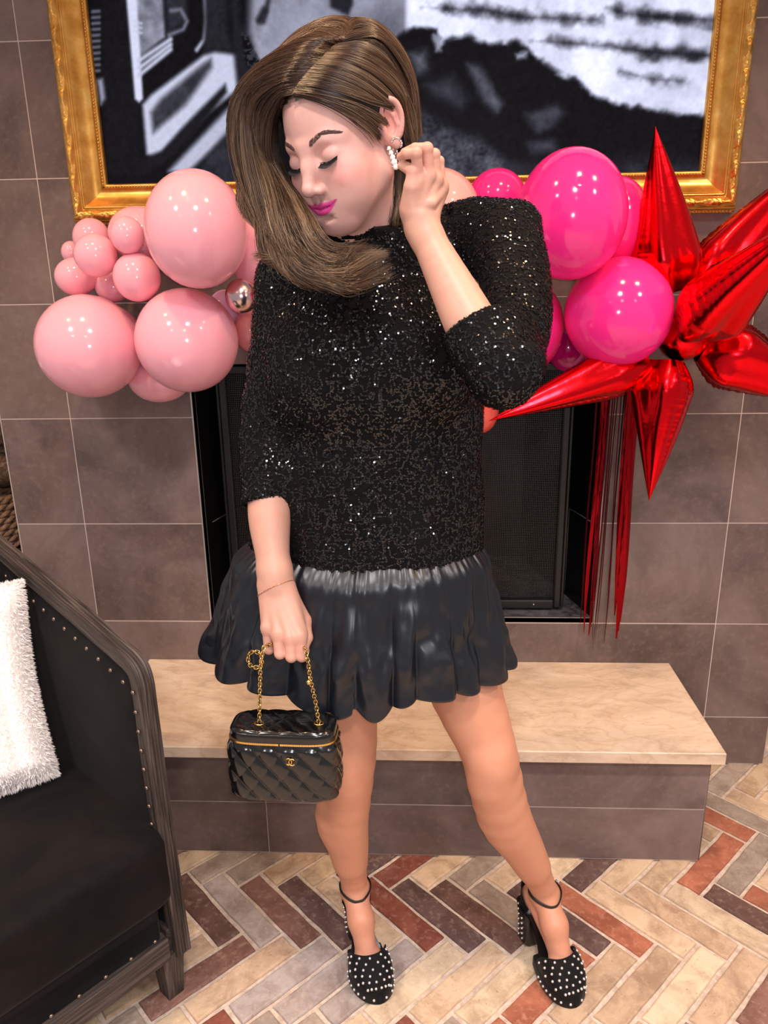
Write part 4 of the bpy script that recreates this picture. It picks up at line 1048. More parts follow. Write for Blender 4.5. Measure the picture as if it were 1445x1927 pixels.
def tint(V, nh):
    c = np.tile(np.array([.52, .285, .215]), (len(V), 1))
    leg_ = np.clip((.80 - V[:, 2]) / .1, 0, 1)[:, None]; c = c * (1 - leg_) + np.array([.57, .265, .165]) * leg_
    H = hl(V[:nh]); x, y, z = H[:, 0], H[:, 1], H[:, 2]; h = c[:nh]
    h[:] = np.array([.60, .345, .30])
    def mixin(w, col): w = np.clip(w, 0, 1)[:, None]; h[:] = h * (1 - w) + np.array(col) * w
    ax = np.abs(x)
    mixin(.55 * np.exp(-((ax - 4.9) / 2.0) ** 2 - ((z + 2.9) / 1.7) ** 2) * (y < -2), (.80, .30, .27))          # blush
    mixin(.45 * np.exp(-((ax - 7.6) / 1.2) ** 2 - ((z - 1.2) / 2.6) ** 2) * (y > -1.5), (.85, .26, .22))           # ear
    mixin(.50 * np.exp(-((ax - 3.1) / 1.5) ** 2 - ((z - .4) / .75) ** 2) * (y < -6), (.66, .32, .28))             # lid
    # lips: distance to the lip curves
    px = ax; ztop = np.interp(px, [0, .6, 1.7, 2.75, 3.0], [-6.02, -5.88, -6.00, -5.86, -5.92]); zbot = np.interp(px, [0, .6, 1.6, 2.7, 3.0], [-7.68, -7.64, -7.20, -6.28, -5.92])
    w = np.minimum(ztop - z, z - zbot); w = np.clip(w / .12 + .5, 0, 1) * (px < 3.02) * (y < -6.6)
    mixin(w, (.62, .055, .25))
    mixin(.75 * w * np.exp(-((z - np.interp(px, [0, 1.6, 3.0], [-6.76, -6.56, -5.92])) / .08) ** 2), (.26, .012, .09))
    mixin(.7 * np.exp(-((ax - .62) / .25) ** 2 - ((z + 4.75) / .2) ** 2) * (y < -8.7), (.35, .14, .11))
    c[:nh] = h
    # knuckles and finger ends a little redder
    for J in (A(546, 1220, -.885), A(790, 300, -.89)):
        w = .35 * np.exp(-((V - J) ** 2).sum(1) / .03 ** 2)[:, None]; c = c * (1 - w) + np.array([.80, .36, .30]) * w
    for J in (ftR['knee'], ftL['knee']):
        w = .30 * np.exp(-((V - J) ** 2).sum(1) / .045 ** 2)[:, None]; c = c * (1 - w) + np.array([.62, .25, .18]) * w
    for J in (ftR['ball'], ftL['ball']):
        w = .35 * np.exp(-((V - J) ** 2).sum(1) / .05 ** 2)[:, None]; c = c * (1 - w) + np.array([.72, .34, .26]) * w
    return c
def m_skin():
    m = pm('skin', (.78, .47, .36, 1), .46, spec=.40, sss=.10, sss_col=(1, .35, .2)); g = NT(m); a = g.n('Attribute'); a.attribute_name = 'tint'
    n = g.noise(g.tc(), 55, 4, .6); g.col(g.mix(g.ramp(n, [(.4, g4(0)), (.75, g4(.18))]), a.outputs['Color'], lin(196, 110, 90)))
    p = g.noise(g.tc(), 420, 3, .6); g.bump(p, .08, .002); return m
M_SKIN = m_skin()
woman = thing('person', 'woman in a black sequin dress touching her ear and holding a small black bag', 'person', (.06, -.72, 0))
body = obj('body', BV, np.ascontiguousarray(BF), M_SKIN, woman, col=tint(BV, BN[0]))

# ------------------------------------------------------------------ dress
CUFF_R, CUFF_L = (A(504, 948, -.772), N(A(508, 975, -.785) - A(504, 905, -.755))), (A(889, 612, -.930), N(A(835, 500, -.895) - A(905, 640, -.938)))
SL_L = A(955, 690, -.945)
F_BODICE0 = Field([])
TOR = np.array([(.86, -.103, -.690, .222, .132), (.95, -.100, -.690, .212, .126), (1.05, -.096, -.690, .203, .120), (1.15, -.093, -.692, .198, .118), (1.25, -.090, -.698, .192, .122), (1.32, -.086, -.702, .186, .126), (1.38, -.078, -.695, .178, .112), (1.42, -.072, -.690, .155, .094), (1.455, -.067, -.692, .115, .074), (1.49, -.064, -.698, .06, .055), (1.52, -.064, -.70, .03, .03)])
P_SLEEVES = [rc((-.062, -.695, 1.432), (.085, -.685, 1.448), .062, .064, .05), rc((-.066, -.695, 1.432), (-.205, -.700, 1.392), .062, .062, .05),
             rc((-.064, -.712, 1.42), A(730, 428, -.735), .064, .0585, .035)]
P_SL_R = limb([(-.198, -.700, 1.392), (-.222, -.703, 1.30), A(508, 800, -.722), A(505, 900, -.755), A(504, 985, -.788)], [.060, .056, .0490, .0440, .0405], 18, .03)
P_SL_U = limb([(.095, -.690, 1.442), A(942, 478, -.742), A(962, 590, -.842), A(950, 688, -.940)], [.066, .066, .058, .047], 18, .03) + [el(A(978, 420, -.70), (.030, .035, .030), .035)]
P_SL_L = [rc(A(946, 694, -.955), A(862, 562, -.917), .050, .049, .02)]
F_SHD, F_SLR, F_SLL, F_SLU = Field(P_SLEEVES), Field(P_SL_R), Field(P_SL_L), Field(P_SL_U)
COL_C, COL_N = A(728, 418, -.765), N(np.array([.05, -.35, 1.0]))
F_FORE = Field([rc(A(930, 668, -.940), A(835, 500, -.897), .0, .0, .01)])
def f_torso(P):
    z = P[:, 2]; k = [np.interp(z, TOR[:, 0], TOR[:, i]) for i in range(1, 5)]
    ex, ey = (P[:, 0] - k[0]) / k[2], (P[:, 1] - k[1]) / k[3]; q = np.sqrt(ex ** 2 + ey ** 2) + 1e-9
    g = np.sqrt((ex / k[2]) ** 2 + (ey / k[3]) ** 2) + 1e-9
    d = q * (q - 1) / g
    for bx, by, bz in ((-.150, -.795, 1.265), (.0, -.795, 1.275)):
        e = np.sqrt(((P[:, 0] - bx) / .075) ** 2 + ((P[:, 1] - by) / .045) ** 2 + ((P[:, 2] - bz) / .075) ** 2); d = smin(d, (e - 1) * .05, .05)
    return d
def cuff_cut(P, c, n, rad, depth=.014):
    """sleeve end: flat cut with a hollow mouth"""
    q = (P - c) @ n; r = np.linalg.norm(P - c - q[:, None] * n, axis=1); return q, np.maximum(r - rad, -q - depth)
def f_bodice(P):
    d = f_torso(P); w = .0022 * np.sin(38 * P[:, 2] + 16 * P[:, 0] + 2.2 * np.sin(14 * P[:, 0])) * np.clip((1.28 - np.abs(P[:, 2] - 1.08) * 2), 0, 1)
    d = smax(d + w, .905 + .008 * np.sin(9 * P[:, 0]) - P[:, 2], .006)
    d = smin(d, F_SHD(P), .03); d = smin(d, F_SLU(P), .03)
    for fs, (c, n), rad in ((F_SLR, CUFF_R, .0360), (F_SLL, CUFF_L, .0400)):
        s_ = fs(P); wr_ = .0018 * np.sin(110 * ((P - c) @ n) + 8 * P[:, 0] * 6); q, mouth = cuff_cut(P, c, n, rad)
        s_ = smax(s_ + wr_, q, .004); s_ = smax(s_, -mouth, .003); d = smin(d, s_, .022 if fs is F_SLR else .030)
    qc = (P - COL_C) @ COL_N; near = np.linalg.norm((P - COL_C)[:, :2] - [0, .03], axis=1) < .10
    d = np.where(near, smax(d, qc, .005), d)
    rr = np.linalg.norm(P - COL_C - qc[:, None] * COL_N - np.array([0, .04, 0]), axis=1)
    return d
DV, DF = mesh_field(f_bodice, [-.345, -1.04, .885], [.235, -.53, 1.56], .0042, 2)
def m_knit():
    m = pm('black_knit', lin(7, 7, 8), .75, spec=.15); g = NT(m); n = g.noise(g.tc(), 420, 3, .7); k = g.noise(g.tc(), 110, 3, .6)
    g.col(g.ramp(k, [(.35, lin(3, 3, 4)), (.7, lin(12, 11, 13))])); g.bump(n, .9, .004); return m
M_KNIT = m_knit()
dress = thing('dress', None, None, (-.09, -.69, .90)); del dress['label']; del dress['category']; dress.parent = woman; dress.location = np.array([-.09, -.69, .90]) - _w(woman)
bod = obj('bodice', DV, np.ascontiguousarray(DF), M_KNIT, dress)

# sequins sewn in wandering rows over the bodice
def sequins():
    a, b, c, d = (DV[DF[:, i]] for i in range(4)); nr = np.cross(c - a, d - b); ar = np.linalg.norm(nr, axis=1) / 2; nr = nr / (2 * ar[:, None] + 1e-15)
    ctr = (a + b + c + d) / 4
    face = (nr[:, 1] < .45); w = ar * face; M = 330000
    pick = nrng.choice(len(DF), M, p=w / w.sum()); u, v = nrng.random((M, 1)), nrng.random((M, 1))
    P = (a[pick] * (1 - u) + b[pick] * u) * (1 - v) + (d[pick] * (1 - u) + c[pick] * u) * v; Nn = nr[pick]
    f = vnoise(P * 165, 5) + .35 * vnoise(P * 80, 8); keep = np.abs(f) < .19          # the winding rows
    P, Nn = P[keep], Nn[keep]
    key = np.floor(P / .0026).astype(np.int64); _, first = np.unique(key @ np.array([1, 100003, 10007 * 100003]), return_index=True); P, Nn = P[first], Nn[first]
    n = len(P)
    t = Nn + nrng.normal(0, .20, (n, 3)); t /= np.linalg.norm(t, axis=1)[:, None]
    e1 = np.cross(t, nrng.normal(0, 1, (n, 3))); e1 /= np.linalg.norm(e1, axis=1)[:, None]; e2 = np.cross(t, e1)
    r = .00145; V = np.stack([P + Nn * .0011 + r * (math.cos(k * math.pi / 3) * e1 + math.sin(k * math.pi / 3) * e2) for k in range(6)], 1).reshape(-1, 3)
    F = np.arange(n * 6).reshape(n, 6)
    m = pm('black_sequin', lin(10, 9, 12), .12, metal=.15, spec=.8)
    o = obj('sequins', V, F, m, dress, smooth=False); o['kind'] = 'stuff'; o['label'] = 'tiny glossy black sequins in winding rows'
    print('sequins', n)
sequins()

# satin ruffle
def m_satin():
    m = pm('black_satin', lin(13, 17, 25), .33, spec=.5, sheen=.0, aniso=.3); g = NT(m); w = g.noise(g.mapping(g.tc(), (900, 900, 60)), 1, 2, .5); g.bump(w, .05, .001); return m
M_SATIN = m_satin()
def ruffle():
    nt, nv = 840, 96; th = np.linspace(0, 2 * math.pi, nt, endpoint=False); TH, VV = np.meshgrid(th, np.linspace(0, 1, nv), indexing='ij')
    # angle 0 faces the camera (-y), growing towards her left (image right)
    edge = np.radians([-178, -150, -122, -96, -70, -44, -26, -9, 1, 15, 24, 42, 58, 78, 100, 122, 150, 182]); thw = np.where(th > math.pi * 1.011, th - 2 * math.pi, th)
    pi_ = np.clip(np.searchsorted(edge, thw) - 1, 0, len(edge) - 2); wdt = edge[pi_ + 1] - edge[pi_]; uu = (thw - edge[pi_]) / wdt
    lean = np.array([.5, .4, .6, .45, .62, .38, .6, .35, .62, .4, .66, .42, .6, .4, .55, .5, .5])[pi_]
    uu = np.where(uu < lean, uu / lean * .5, .5 + (uu - lean) / (1 - lean) * .5)
    fold = (1 - np.abs(2 * uu - 1) ** 2.1) * np.clip(wdt / .45, .45, 1.15) - .45
    gat = np.cos(th * 61 + 3 * np.sin(th * 7)) + .6 * np.cos(th * 97 + 2 * np.sin(th * 5))
    mid = np.cos(th * 9 + 1.3 * np.sin(3 * th) + .6)
    fold, gat, mid = fold[:, None], gat[:, None], mid[:, None]
    s, c = np.sin(TH), -np.cos(TH)
    v = VV; hem = 1 - .10
    vv = np.minimum(v / hem, 1); tuck = np.clip((v - hem) / (1 - hem), 0, 1)
    flare = .17 * (1 - np.exp(-vv * 11)) + .83 * vv ** .75
    rx = .206 + flare * .066; ry = .122 + flare * .052
    sway = np.interp(np.angle(np.exp(1j * th)), [-math.pi, -1.57, -.8, 0, .8, 1.57, math.pi], [.0, .014, .006, .0, .0, .004, 0])[:, None]
    lump = fbm(np.stack([np.sin(TH) * 5, np.cos(TH) * 5, VV * 3.2], -1), 21, 3)
    dis = (.030 * fold * (.30 + .70 * vv) + .004 * mid + .0095 * lump * np.sin(math.pi * np.clip(vv, .0, 1)) ** .6) * np.clip(vv * 1.5, 0, 1) ** .8 + .0015 * gat * np.exp(-vv * 9) * (1 + .5 * mid) + .0055 * np.exp(-((vv - .11) / .08) ** 2) * (1 + .5 * lump)
    dis = dis + .0050 * np.sin(vv * 9 + 4 * mid + 5 * s) * np.sin(th * 13 + 2)[:, None] * vv * (1 - vv) * 3
    rx = rx + dis + sway * flare; ry = ry + dis
    rx = rx - .016 * tuck ** 1.3; ry = ry - .016 * tuck ** 1.3
    top = .930 - .006 * c + .010 * np.abs(s); 
    hemz = .712 + .005 * mid + .0055 * (.4 - fold) + .012 * np.cos(2 * TH) * 0 - .020 * np.exp(-((TH - .12) / .10) ** 2) - .020 * np.exp(-((TH - 2 * math.pi + .10) / .16) ** 2)
    hemz = hemz + np.interp(np.angle(np.exp(1j * th)), [-2.2, -1.57, -1.0, -.6, 0, .7, 1.57, 2.4], [.018, .018, .020, .010, -.004, .002, -.010, .006])[:, None]
    z = top + (hemz - top) * (vv ** .95) + .018 * np.sin(tuck * math.pi) * -.35 + .030 * tuck ** 2
    cx = -.104 - .010 * flare + 0 * TH; cy = -.690 - .018 * flare
    P = np.stack([cx + rx * s, cy + ry * c, z], -1)
    # bubbles of cloth
    P[..., 1] += 0
    q = np.arange(nv - 1); F = np.concatenate([grid_faces(nt, nv), np.stack([(nt - 1) * nv + q, (nt - 1) * nv + q + 1, q + 1, q], 1)])
    Vv = P.reshape(-1, 3)
    obj('skirt_ruffle', Vv, np.ascontiguousarray(F), M_SATIN, dress)
ruffle()

# ------------------------------------------------------------------ hair
def m_hair():
    m = pm('brown_hair', lin(92, 62, 44), .38, spec=.45); g = NT(m); a = g.n('Attribute'); a.attribute_name = 'tint'; g.col(a.outputs['Color']); return m
M_HAIR = m_hair()
SCALP_R = np.array([7.75, 9.75, 8.35]); SCALP_C = np.array([0, .9, 3.2])
def scalp(px, py, lift=0.0):
    """where the sight line through a hairline pixel meets the scalp (lift in cm)"""
    o = hl(CAM_C[None])[0]; d = ray(px, py) @ HR_; R_ = SCALP_R + lift
    oo, dd = (o - SCALP_C) / R_, d / R_; a, b, c = dd @ dd, oo @ dd, oo @ oo - 1; D = b * b - a * c
    t = (-b - math.sqrt(D)) / a if D > 0 else -b / a
    q = o + d * t
    if D <= 0: u = (q - SCALP_C) / R_; q = SCALP_C + u / np.linalg.norm(u) * R_
    return hw(q)
def G(pts):
    """guide: (px,py) = on the scalp, (px,py,lift) = lifted by cm, (px,py,Y,1) = at depth Y"""
    out = []
    for p in pts: out.append(scalp(*p) if len(p) <= 3 else at(p[0], p[1], p[2]))
    return spline(out, 23)
_A = [G([(548, 178), (526, 188, .5), (508, 232, -.835, 1), (508, 285, -.825, 1), (522, 332, -.825, 1), (546, 376, -.840, 1), (572, 416, -.868, 1), (612, 450, -.892, 1), (662, 474, -.892, 1), (708, 484, -.880, 1)]),
      G([(558, 160), (524, 168, .9), (494, 205, -.825, 1), (488, 262, -.820, 1), (502, 322, -.825, 1), (524, 380, -.845, 1), (554, 428, -.885, 1), (588, 470, -.905, 1), (638, 498, -.905, 1), (694, 494, -.890, 1)]),
      G([(575, 140), (535, 142, 1.2), (478, 172, -.825, 1), (462, 228, -.815, 1), (470, 292, -.822, 1), (496, 360, -.845, 1), (520, 420, -.875, 1), (544, 470, -.900, 1), (590, 508, -.908, 1), (652, 514, -.892, 1)]),
      G([(592, 120), (550, 118, 1.3), (480, 150, -.80, 1), (446, 200, -.785, 1), (448, 262, -.785, 1), (470, 335, -.81, 1), (496, 405, -.845, 1), (516, 456, -.875, 1), (550, 500, -.892, 1), (606, 522, -.882, 1)]),
      G([(612, 100), (570, 98, 1.3), (492, 130, -.78, 1), (444, 185, -.765, 1), (440, 250, -.76, 1), (456, 320, -.775, 1), (476, 390, -.80, 1), (494, 440, -.83, 1), (524, 480, -.85, 1), (575, 505, -.85, 1)])]
_A2 = [G([(600, 104), (560, 100, 1.2), (490, 128, -.77, 1), (440, 190, -.75, 1), (436, 250, -.74, 1), (448, 310, -.75, 1), (460, 360, -.765, 1), (472, 400, -.775, 1), (496, 430, -.79, 1), (512, 432, -.80, 1)]),
       G([(630, 80), (585, 80, 1.2), (510, 108, -.76, 1), (452, 165, -.74, 1), (438, 235, -.725, 1), (444, 300, -.73, 1), (456, 350, -.745, 1), (463, 385, -.755, 1), (480, 418, -.77, 1), (506, 436, -.78, 1)]),
       G([(648, 62), (605, 58, 1.1), (540, 82, -.745, 1), (478, 132, -.725, 1), (450, 200, -.71, 1), (452, 280, -.715, 1), (470, 350, -.73, 1), (488, 400, -.75, 1), (512, 440, -.775, 1), (540, 470, -.80, 1)])]
_B = [G([(550, 178, .1), (586, 184, .25), (628, 198, .25), (666, 220, .2), (694, 242, .2), (711, 264, .1)]),
      G([(552, 174, .2), (592, 178, .5), (640, 190, .5), (682, 206, .4), (708, 222, .3), (722, 238, -.2)]),
      G([(562, 156, .2), (604, 160, .8), (655, 176, .8), (700, 193, .7), (730, 202, .4), (758, 222, -.79, 1)]),
      G([(584, 130, .2), (628, 136, .9), (682, 160, .9), (725, 192, .8), (752, 220, .6), (766, 262, -.77, 1)]),
      G([(604, 110, .2), (652, 116, 1.0), (706, 142, 1.0), (746, 182, .9), (766, 226, .8), (772, 285, -.745, 1)]),
      G([(626, 88, .2), (674, 90, 1.0), (724, 118, 1.0), (760, 162, 1.0), (775, 222, .9), (776, 290, -.73, 1)]),
      G([(640, 72, .3), (690, 68, 1.1), (736, 98, 1.1), (768, 150, 1.0), (782, 216, -.73, 1), (781, 290, -.71, 1)])]
_Cn = [G([(748, 292, -.79, 1), (744, 330, -.79, 1), (741, 370, -.79, 1), (738, 415, -.785, 1), (740, 440, -.78, 1)]), G([(758, 280, -.78, 1), (754, 330, -.78, 1), (750, 375, -.785, 1), (748, 415, -.785, 1), (750, 440, -.78, 1)]), G([(775, 280, -.755, 1), (770, 330, -.76, 1), (763, 380, -.765, 1), (758, 420, -.77, 1), (756, 445, -.77, 1)])]
_D = [G([(650, 72, .3), (632, 58, 1.0), (594, 60, -.775, 1), (552, 82, -.765, 1), (515, 118, -.75, 1), (480, 168, -.735, 1)]), G([(668, 62, .5), (648, 42, -.77, 1), (606, 44, -.765, 1), (560, 68, -.75, 1), (518, 108, -.735, 1), (474, 166, -.72, 1)]), G([(690, 48, -.74, 1), (655, 33, -.745, 1), (612, 35, -.735, 1), (566, 58, -.725, 1), (524, 98, -.715, 1), (486, 150, -.70, 1)])]
_E = [G([(636, 78, .4), (664, 56, 1.0), (708, 66, -.79, 1), (748, 108, -.765, 1), (772, 172, -.74, 1), (781, 252, -.71, 1)]), G([(650, 64, .5), (670, 42, -.765, 1), (712, 52, -.755, 1), (752, 100, -.735, 1), (778, 168, -.71, 1), (785, 258, -.69, 1)]), G([(640, 44, -.755, 1), (668, 33, -.75, 1), (710, 44, -.735, 1), (752, 92, -.715, 1), (779, 160, -.69, 1), (787, 262, -.67, 1)])]
HV, HF, HC = [], [], []; _hoff = 0
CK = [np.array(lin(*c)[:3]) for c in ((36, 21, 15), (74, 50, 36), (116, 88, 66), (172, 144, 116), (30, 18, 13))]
def strands(gd, n, r=.00031, thick=.010, jit=.004, wave=.003, tipf=.4, root_dark=True, clump=14, seed=1, warm=0.0, att=.55, lock=1.0):
    global _hoff
    gd = np.array(gd); ng, npt = gd.shape[:2]; g_ = np.random.default_rng(seed)
    m = npt; cu = np.sort(g_.random(clump)) * (ng - 1)
    U = g_.random(n) * (ng - 1); ci = np.abs(U[:, None] - cu[None]).argmin(1)
    t = np.linspace(0, 1, m)
    coff = g_.normal(0, 1, (clump, 3)); cph = g_.uniform(0, 6.28, clump); ctone = g_.uniform(0, 1, clump)
    V = np.zeros((n, m, 3, 3), np.float32); Cc = np.zeros((n, m, 3, 3), np.float32)
    view = np.stack([gd.reshape(-1, 3).mean(0) - CAM_C])[0]; view = N(view)
    for i in range(n):
        k = ci[i]; u = U[i] + (cu[k] - U[i]) * t * att; u = np.clip(u, 0, ng - 1.0001); a = u.astype(int); f = (u - a)[:, None]
        idx = np.arange(m); p = gd[a, idx] * (1 - f) + gd[np.minimum(a + 1, ng - 1), idx] * f
        depth = (g_.random() ** 1.2) * thick; grow = np.clip(t * 3.5, 0.1, 1)[:, None]
        p = p + view * depth * grow + g_.normal(0, jit, 3) * (t ** .8)[:, None] + (coff[k] * jit * lock + np.array([.35 * jit, 0, 0])) * (t ** 1.1)[:, None]
        phz = 1.5 * u[0] + .5 * np.sin(cph[k]) + g_.normal(0, .12); ev = np.clip((t - .18) * 1.8, 0, 1)
        p = p + np.outer(wave * np.sin(t * 12.5 + phz) * ev, [1, .1, .3]) + np.outer(wave * 1.9 * np.cos(t * 12.5 + phz) * ev, view) + g_.normal(0, .0004, 3)
        if g_.random() < tipf: L = g_.uniform(.74, 1); p = np.stack([np.interp(t * L, t, p[:, q]) for q in range(3)], 1)
        T = np.gradient(p, axis=0); T /= np.linalg.norm(T, axis=1)[:, None] + 1e-9
        e1 = np.cross(T, view); e1 /= np.linalg.norm(e1, axis=1)[:, None] + 1e-9; e2 = np.cross(T, e1)
        rr = r * g_.uniform(.7, 1.25) * np.minimum(1, (1.02 - t) * 7)[:, None]
        for q in range(3): an = q * 2.0944 + .5; V[i, :, q] = p + rr * (math.cos(an) * e1 + math.sin(an) * e2)
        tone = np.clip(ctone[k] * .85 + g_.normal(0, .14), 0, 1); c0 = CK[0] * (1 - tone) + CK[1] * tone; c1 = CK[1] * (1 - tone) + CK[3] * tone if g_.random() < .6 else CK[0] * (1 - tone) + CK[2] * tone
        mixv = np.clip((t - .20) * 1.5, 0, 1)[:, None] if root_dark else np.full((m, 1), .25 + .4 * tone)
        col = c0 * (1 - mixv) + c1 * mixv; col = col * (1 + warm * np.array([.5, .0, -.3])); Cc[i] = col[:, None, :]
    base = grid_faces(m, 3, True); F = (base[None] + (np.arange(n) * m * 3)[:, None, None]).reshape(-1, 4) + _hoff
    HV.append(V.reshape(-1, 3)); HF.append(F); HC.append(Cc.reshape(-1, 3)); _hoff += n * m * 3
def sheet(gd, depth, col):
    """the dense under-layer of a lock"""
    global _hoff
    gd = np.array(gd); ng, m = gd.shape[:2]; q = np.linspace(0, ng - 1.001, 6 * ng); a = q.astype(int); f = (q - a)[:, None, None]; P = gd[a] * (1 - f) + gd[a + 1] * f
    view = N(gd.reshape(-1, 3).mean(0) - CAM_C); keep = int(m * .93); P = P[:, :keep]; tt = np.linspace(0, 1, keep)
    P = P + view * (depth * np.clip(tt * 4, .15, 1))[None, :, None]; B_ = P + view * .006
    k = P.shape[0] * keep
    for Q in (P, B_):
        HV.append(Q.reshape(-1, 3)); HF.append(grid_faces(P.shape[0], keep) + _hoff); HC.append(np.tile(CK[0] * .42 if col is None else col, (k, 1))); _hoff += k  # root tone darkened: shade between the locks painted into the under-layer
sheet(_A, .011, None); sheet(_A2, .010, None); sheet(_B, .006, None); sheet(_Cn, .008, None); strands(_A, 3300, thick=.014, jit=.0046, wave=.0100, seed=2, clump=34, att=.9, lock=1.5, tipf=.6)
strands(_A[1:], 300, thick=.004, jit=.008, wave=.007, seed=12, clump=30, att=.5, lock=1.0)
_K = [G([(536, 186, .3), (524, 236, -.79, 1), (530, 296, -.775, 1), (548, 350, -.785, 1), (574, 398, -.80, 1), (608, 440, -.83, 1)]), G([(528, 192, .4), (502, 240, -.78, 1), (506, 300, -.765, 1), (524, 356, -.775, 1), (552, 406, -.80, 1), (590, 446, -.83, 1)])]
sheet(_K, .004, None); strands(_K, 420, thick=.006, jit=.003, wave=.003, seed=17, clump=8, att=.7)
strands(_A2, 1500, thick=.011, jit=.0040, wave=.0075, seed=3, clump=18, warm=.15, att=.9, lock=1.4)
strands(_B, 2300, thick=.006, jit=.0014, wave=.0006, tipf=.1, seed=4, clump=22, att=.6)
strands(_B[:2], 260, thick=.003, jit=.004, wave=.0006, tipf=.95, seed=14, clump=40, att=.3)
strands(_Cn, 320, thick=.010, jit=.003, wave=.003, seed=5, clump=7, att=.7)
_D = [np.stack([np.interp(np.linspace(0, .42, 23), np.linspace(0, 1, 23), _A2[1][:, q]) for q in range(3)], 1)] + _D
_E = [_B[4], _B[5], _B[6]] + _E
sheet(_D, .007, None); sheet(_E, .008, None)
strands(_D, 1100, thick=.007, jit=.002, wave=.001, tipf=.2, seed=6, clump=10, warm=.25)
strands(_E, 1400, thick=.007, jit=.002, wave=.001, tipf=.2, seed=7, clump=10, warm=.2)
# curled ends that flip across the chest
_F = [G([(560, 446, -.895, 1), (568, 474, -.915, 1), (594, 498, -.925, 1), (632, 506, -.928, 1), (668, 494, -.918, 1), (696, 476, -.90, 1)]), G([(540, 458, -.88, 1), (550, 490, -.905, 1), (584, 516, -.918, 1), (630, 526, -.918, 1), (672, 516, -.908, 1), (706, 494, -.89, 1)]), G([(522, 462, -.86, 1), (534, 498, -.885, 1), (568, 522, -.898, 1), (614, 534, -.898, 1), (654, 530, -.888, 1), (684, 510, -.87, 1)])]
strands(_F, 1200, thick=.012, jit=.0060, wave=.008, seed=8, clump=16, att=.9, root_dark=False, lock=1.6)
_H = [G([(520, 440, -.86, 1), (512, 462, -.865, 1), (492, 476, -.855, 1), (476, 484, -.84, 1)]), G([(560, 470, -.89, 1), (540, 488, -.89, 1), (512, 494, -.875, 1), (490, 492, -.86, 1)]), G([(640, 500, -.91, 1), (680, 515, -.905, 1), (716, 512, -.89, 1), (738, 500, -.88, 1)])]
strands(_H[:2], 70, thick=.004, jit=.004, wave=.002, seed=9, clump=4, root_dark=False); strands([_H[2], _H[2] + [0, 0, -.012]], 60, thick=.004, jit=.004, wave=.003, seed=10, clump=3, root_dark=False)
# cap over the skull, clear of the face
nu, nv = 90, 60; V = []
for j in range(nv + 1):
    for i in range(nu):
        t, p = 2 * math.pi * i / nu, math.pi * j / nv; q = SCALP_C + (SCALP_R - .12) * np.array([math.sin(p) * math.cos(t), math.sin(p) * math.sin(t), math.cos(p)]); V.append(q)
V = np.array(V); zl = np.interp(V[:, 1], [-10, -8.2, -6.5, -4.5, -1, 1.2, 3.2, 4.2], [9.0, 7.4, 6.0, 3.7, 3.1, 3.4, -3, -7]); inside = V[:, 2] > zl
F = grid_faces(nv + 1, nu, True); F = F[inside[F].all(1)]
HV.append(hw(V[:]) if False else (HT_ + (V / 100) @ HR_.T)); HF.append(F + _hoff); HC.append(np.tile(CK[4], (len(V), 1))); _hoff += len(V)
hair = obj('hair', np.concatenate(HV), np.concatenate(HF), M_HAIR, woman, col=np.concatenate(HC)); hair['label'] = 'long wavy brown hair with a side parting'

# brows and lashes
M_BROW = pm('dark_brown_brow', lin(74, 48, 40), .6); M_LASH = pm('black_lash', lin(16, 12, 12), .5)
def surf(x, z, y0=-14.0):
    """face surface in front of (x, z), head cm"""
    ys = np.linspace(y0, -3, 220); P = np.stack([np.full_like(ys, x), ys, np.full_like(ys, z)], 1) / 100; d = F_HEADL(P); k = np.argmax(d < 0); return np.array([x, ys[k], z])
def hairs(name, items, mat, r):
    mb = MB()
    for pts in items: mb.tube([hw(p) for p in pts], [r, r * .9, r * .35][:len(pts)] if len(pts) == 3 else r, 4)
    return mb.out(name, mat, woman)
for s in (1, -1):
    it = []; lash = []
    for k in range(260):
        t = rnd.random(); x = 1.35 + 3.6 * t; zc = 1.35 + 1.15 * math.sin(min(1, t * 1.25) * math.pi / 2) - .95 * max(0, t - .55) ** 1.3 * 2; wd_ = .42 * (1 - .75 * t) * (1 if t > .06 else .6)
        z = zc + rnd.uniform(-wd_, wd_); a = surf(s * x, z); d = np.array([s * (.25 + .3 * t), 0, .30 * (1 - 1.5 * t)]); b_ = surf(s * x + d[0] * .6, z + d[2] * .6); e_ = surf(s * x + d[0], z + d[2])
        it.append([a + [0, -.02, 0], b_ + [0, -.07, 0], e_ + [0, -.05, 0]])
    hairs('eyebrow', it, M_BROW, .00026)
    for k in range(72):
        t = k / 71; x = 1.95 + 2.55 * t; z = -1.02 - .25 * math.sin(t * math.pi) + .25 * t; a = surf(s * x, z); fan = (t - .4) * .7
        L = .74 + .28 * math.sin(t * math.pi) + .15 * rnd.random(); d = np.array([s * fan, -.85, -.62]); lash.append([a + [0, .04, 0], a + d * L * .55 + [0, 0, -.05], a + d * L + [0, -.02, .10 * L]])
    hairs('eyelashes', lash, M_LASH, .00034)
    mb = MB(); mb.tube([hw(surf(s * (1.85 + 2.75 * t), -.98 - .25 * math.sin(t * math.pi) + .25 * t) + [0, -.01, 0]) for t in np.linspace(0, 1, 14)], [.0002 + .0004 * math.sin(math.pi * min(1, .15 + t * .8)) for t in np.linspace(0, 1, 14)], 5); mb.out('lash_line', M_LASH, woman)

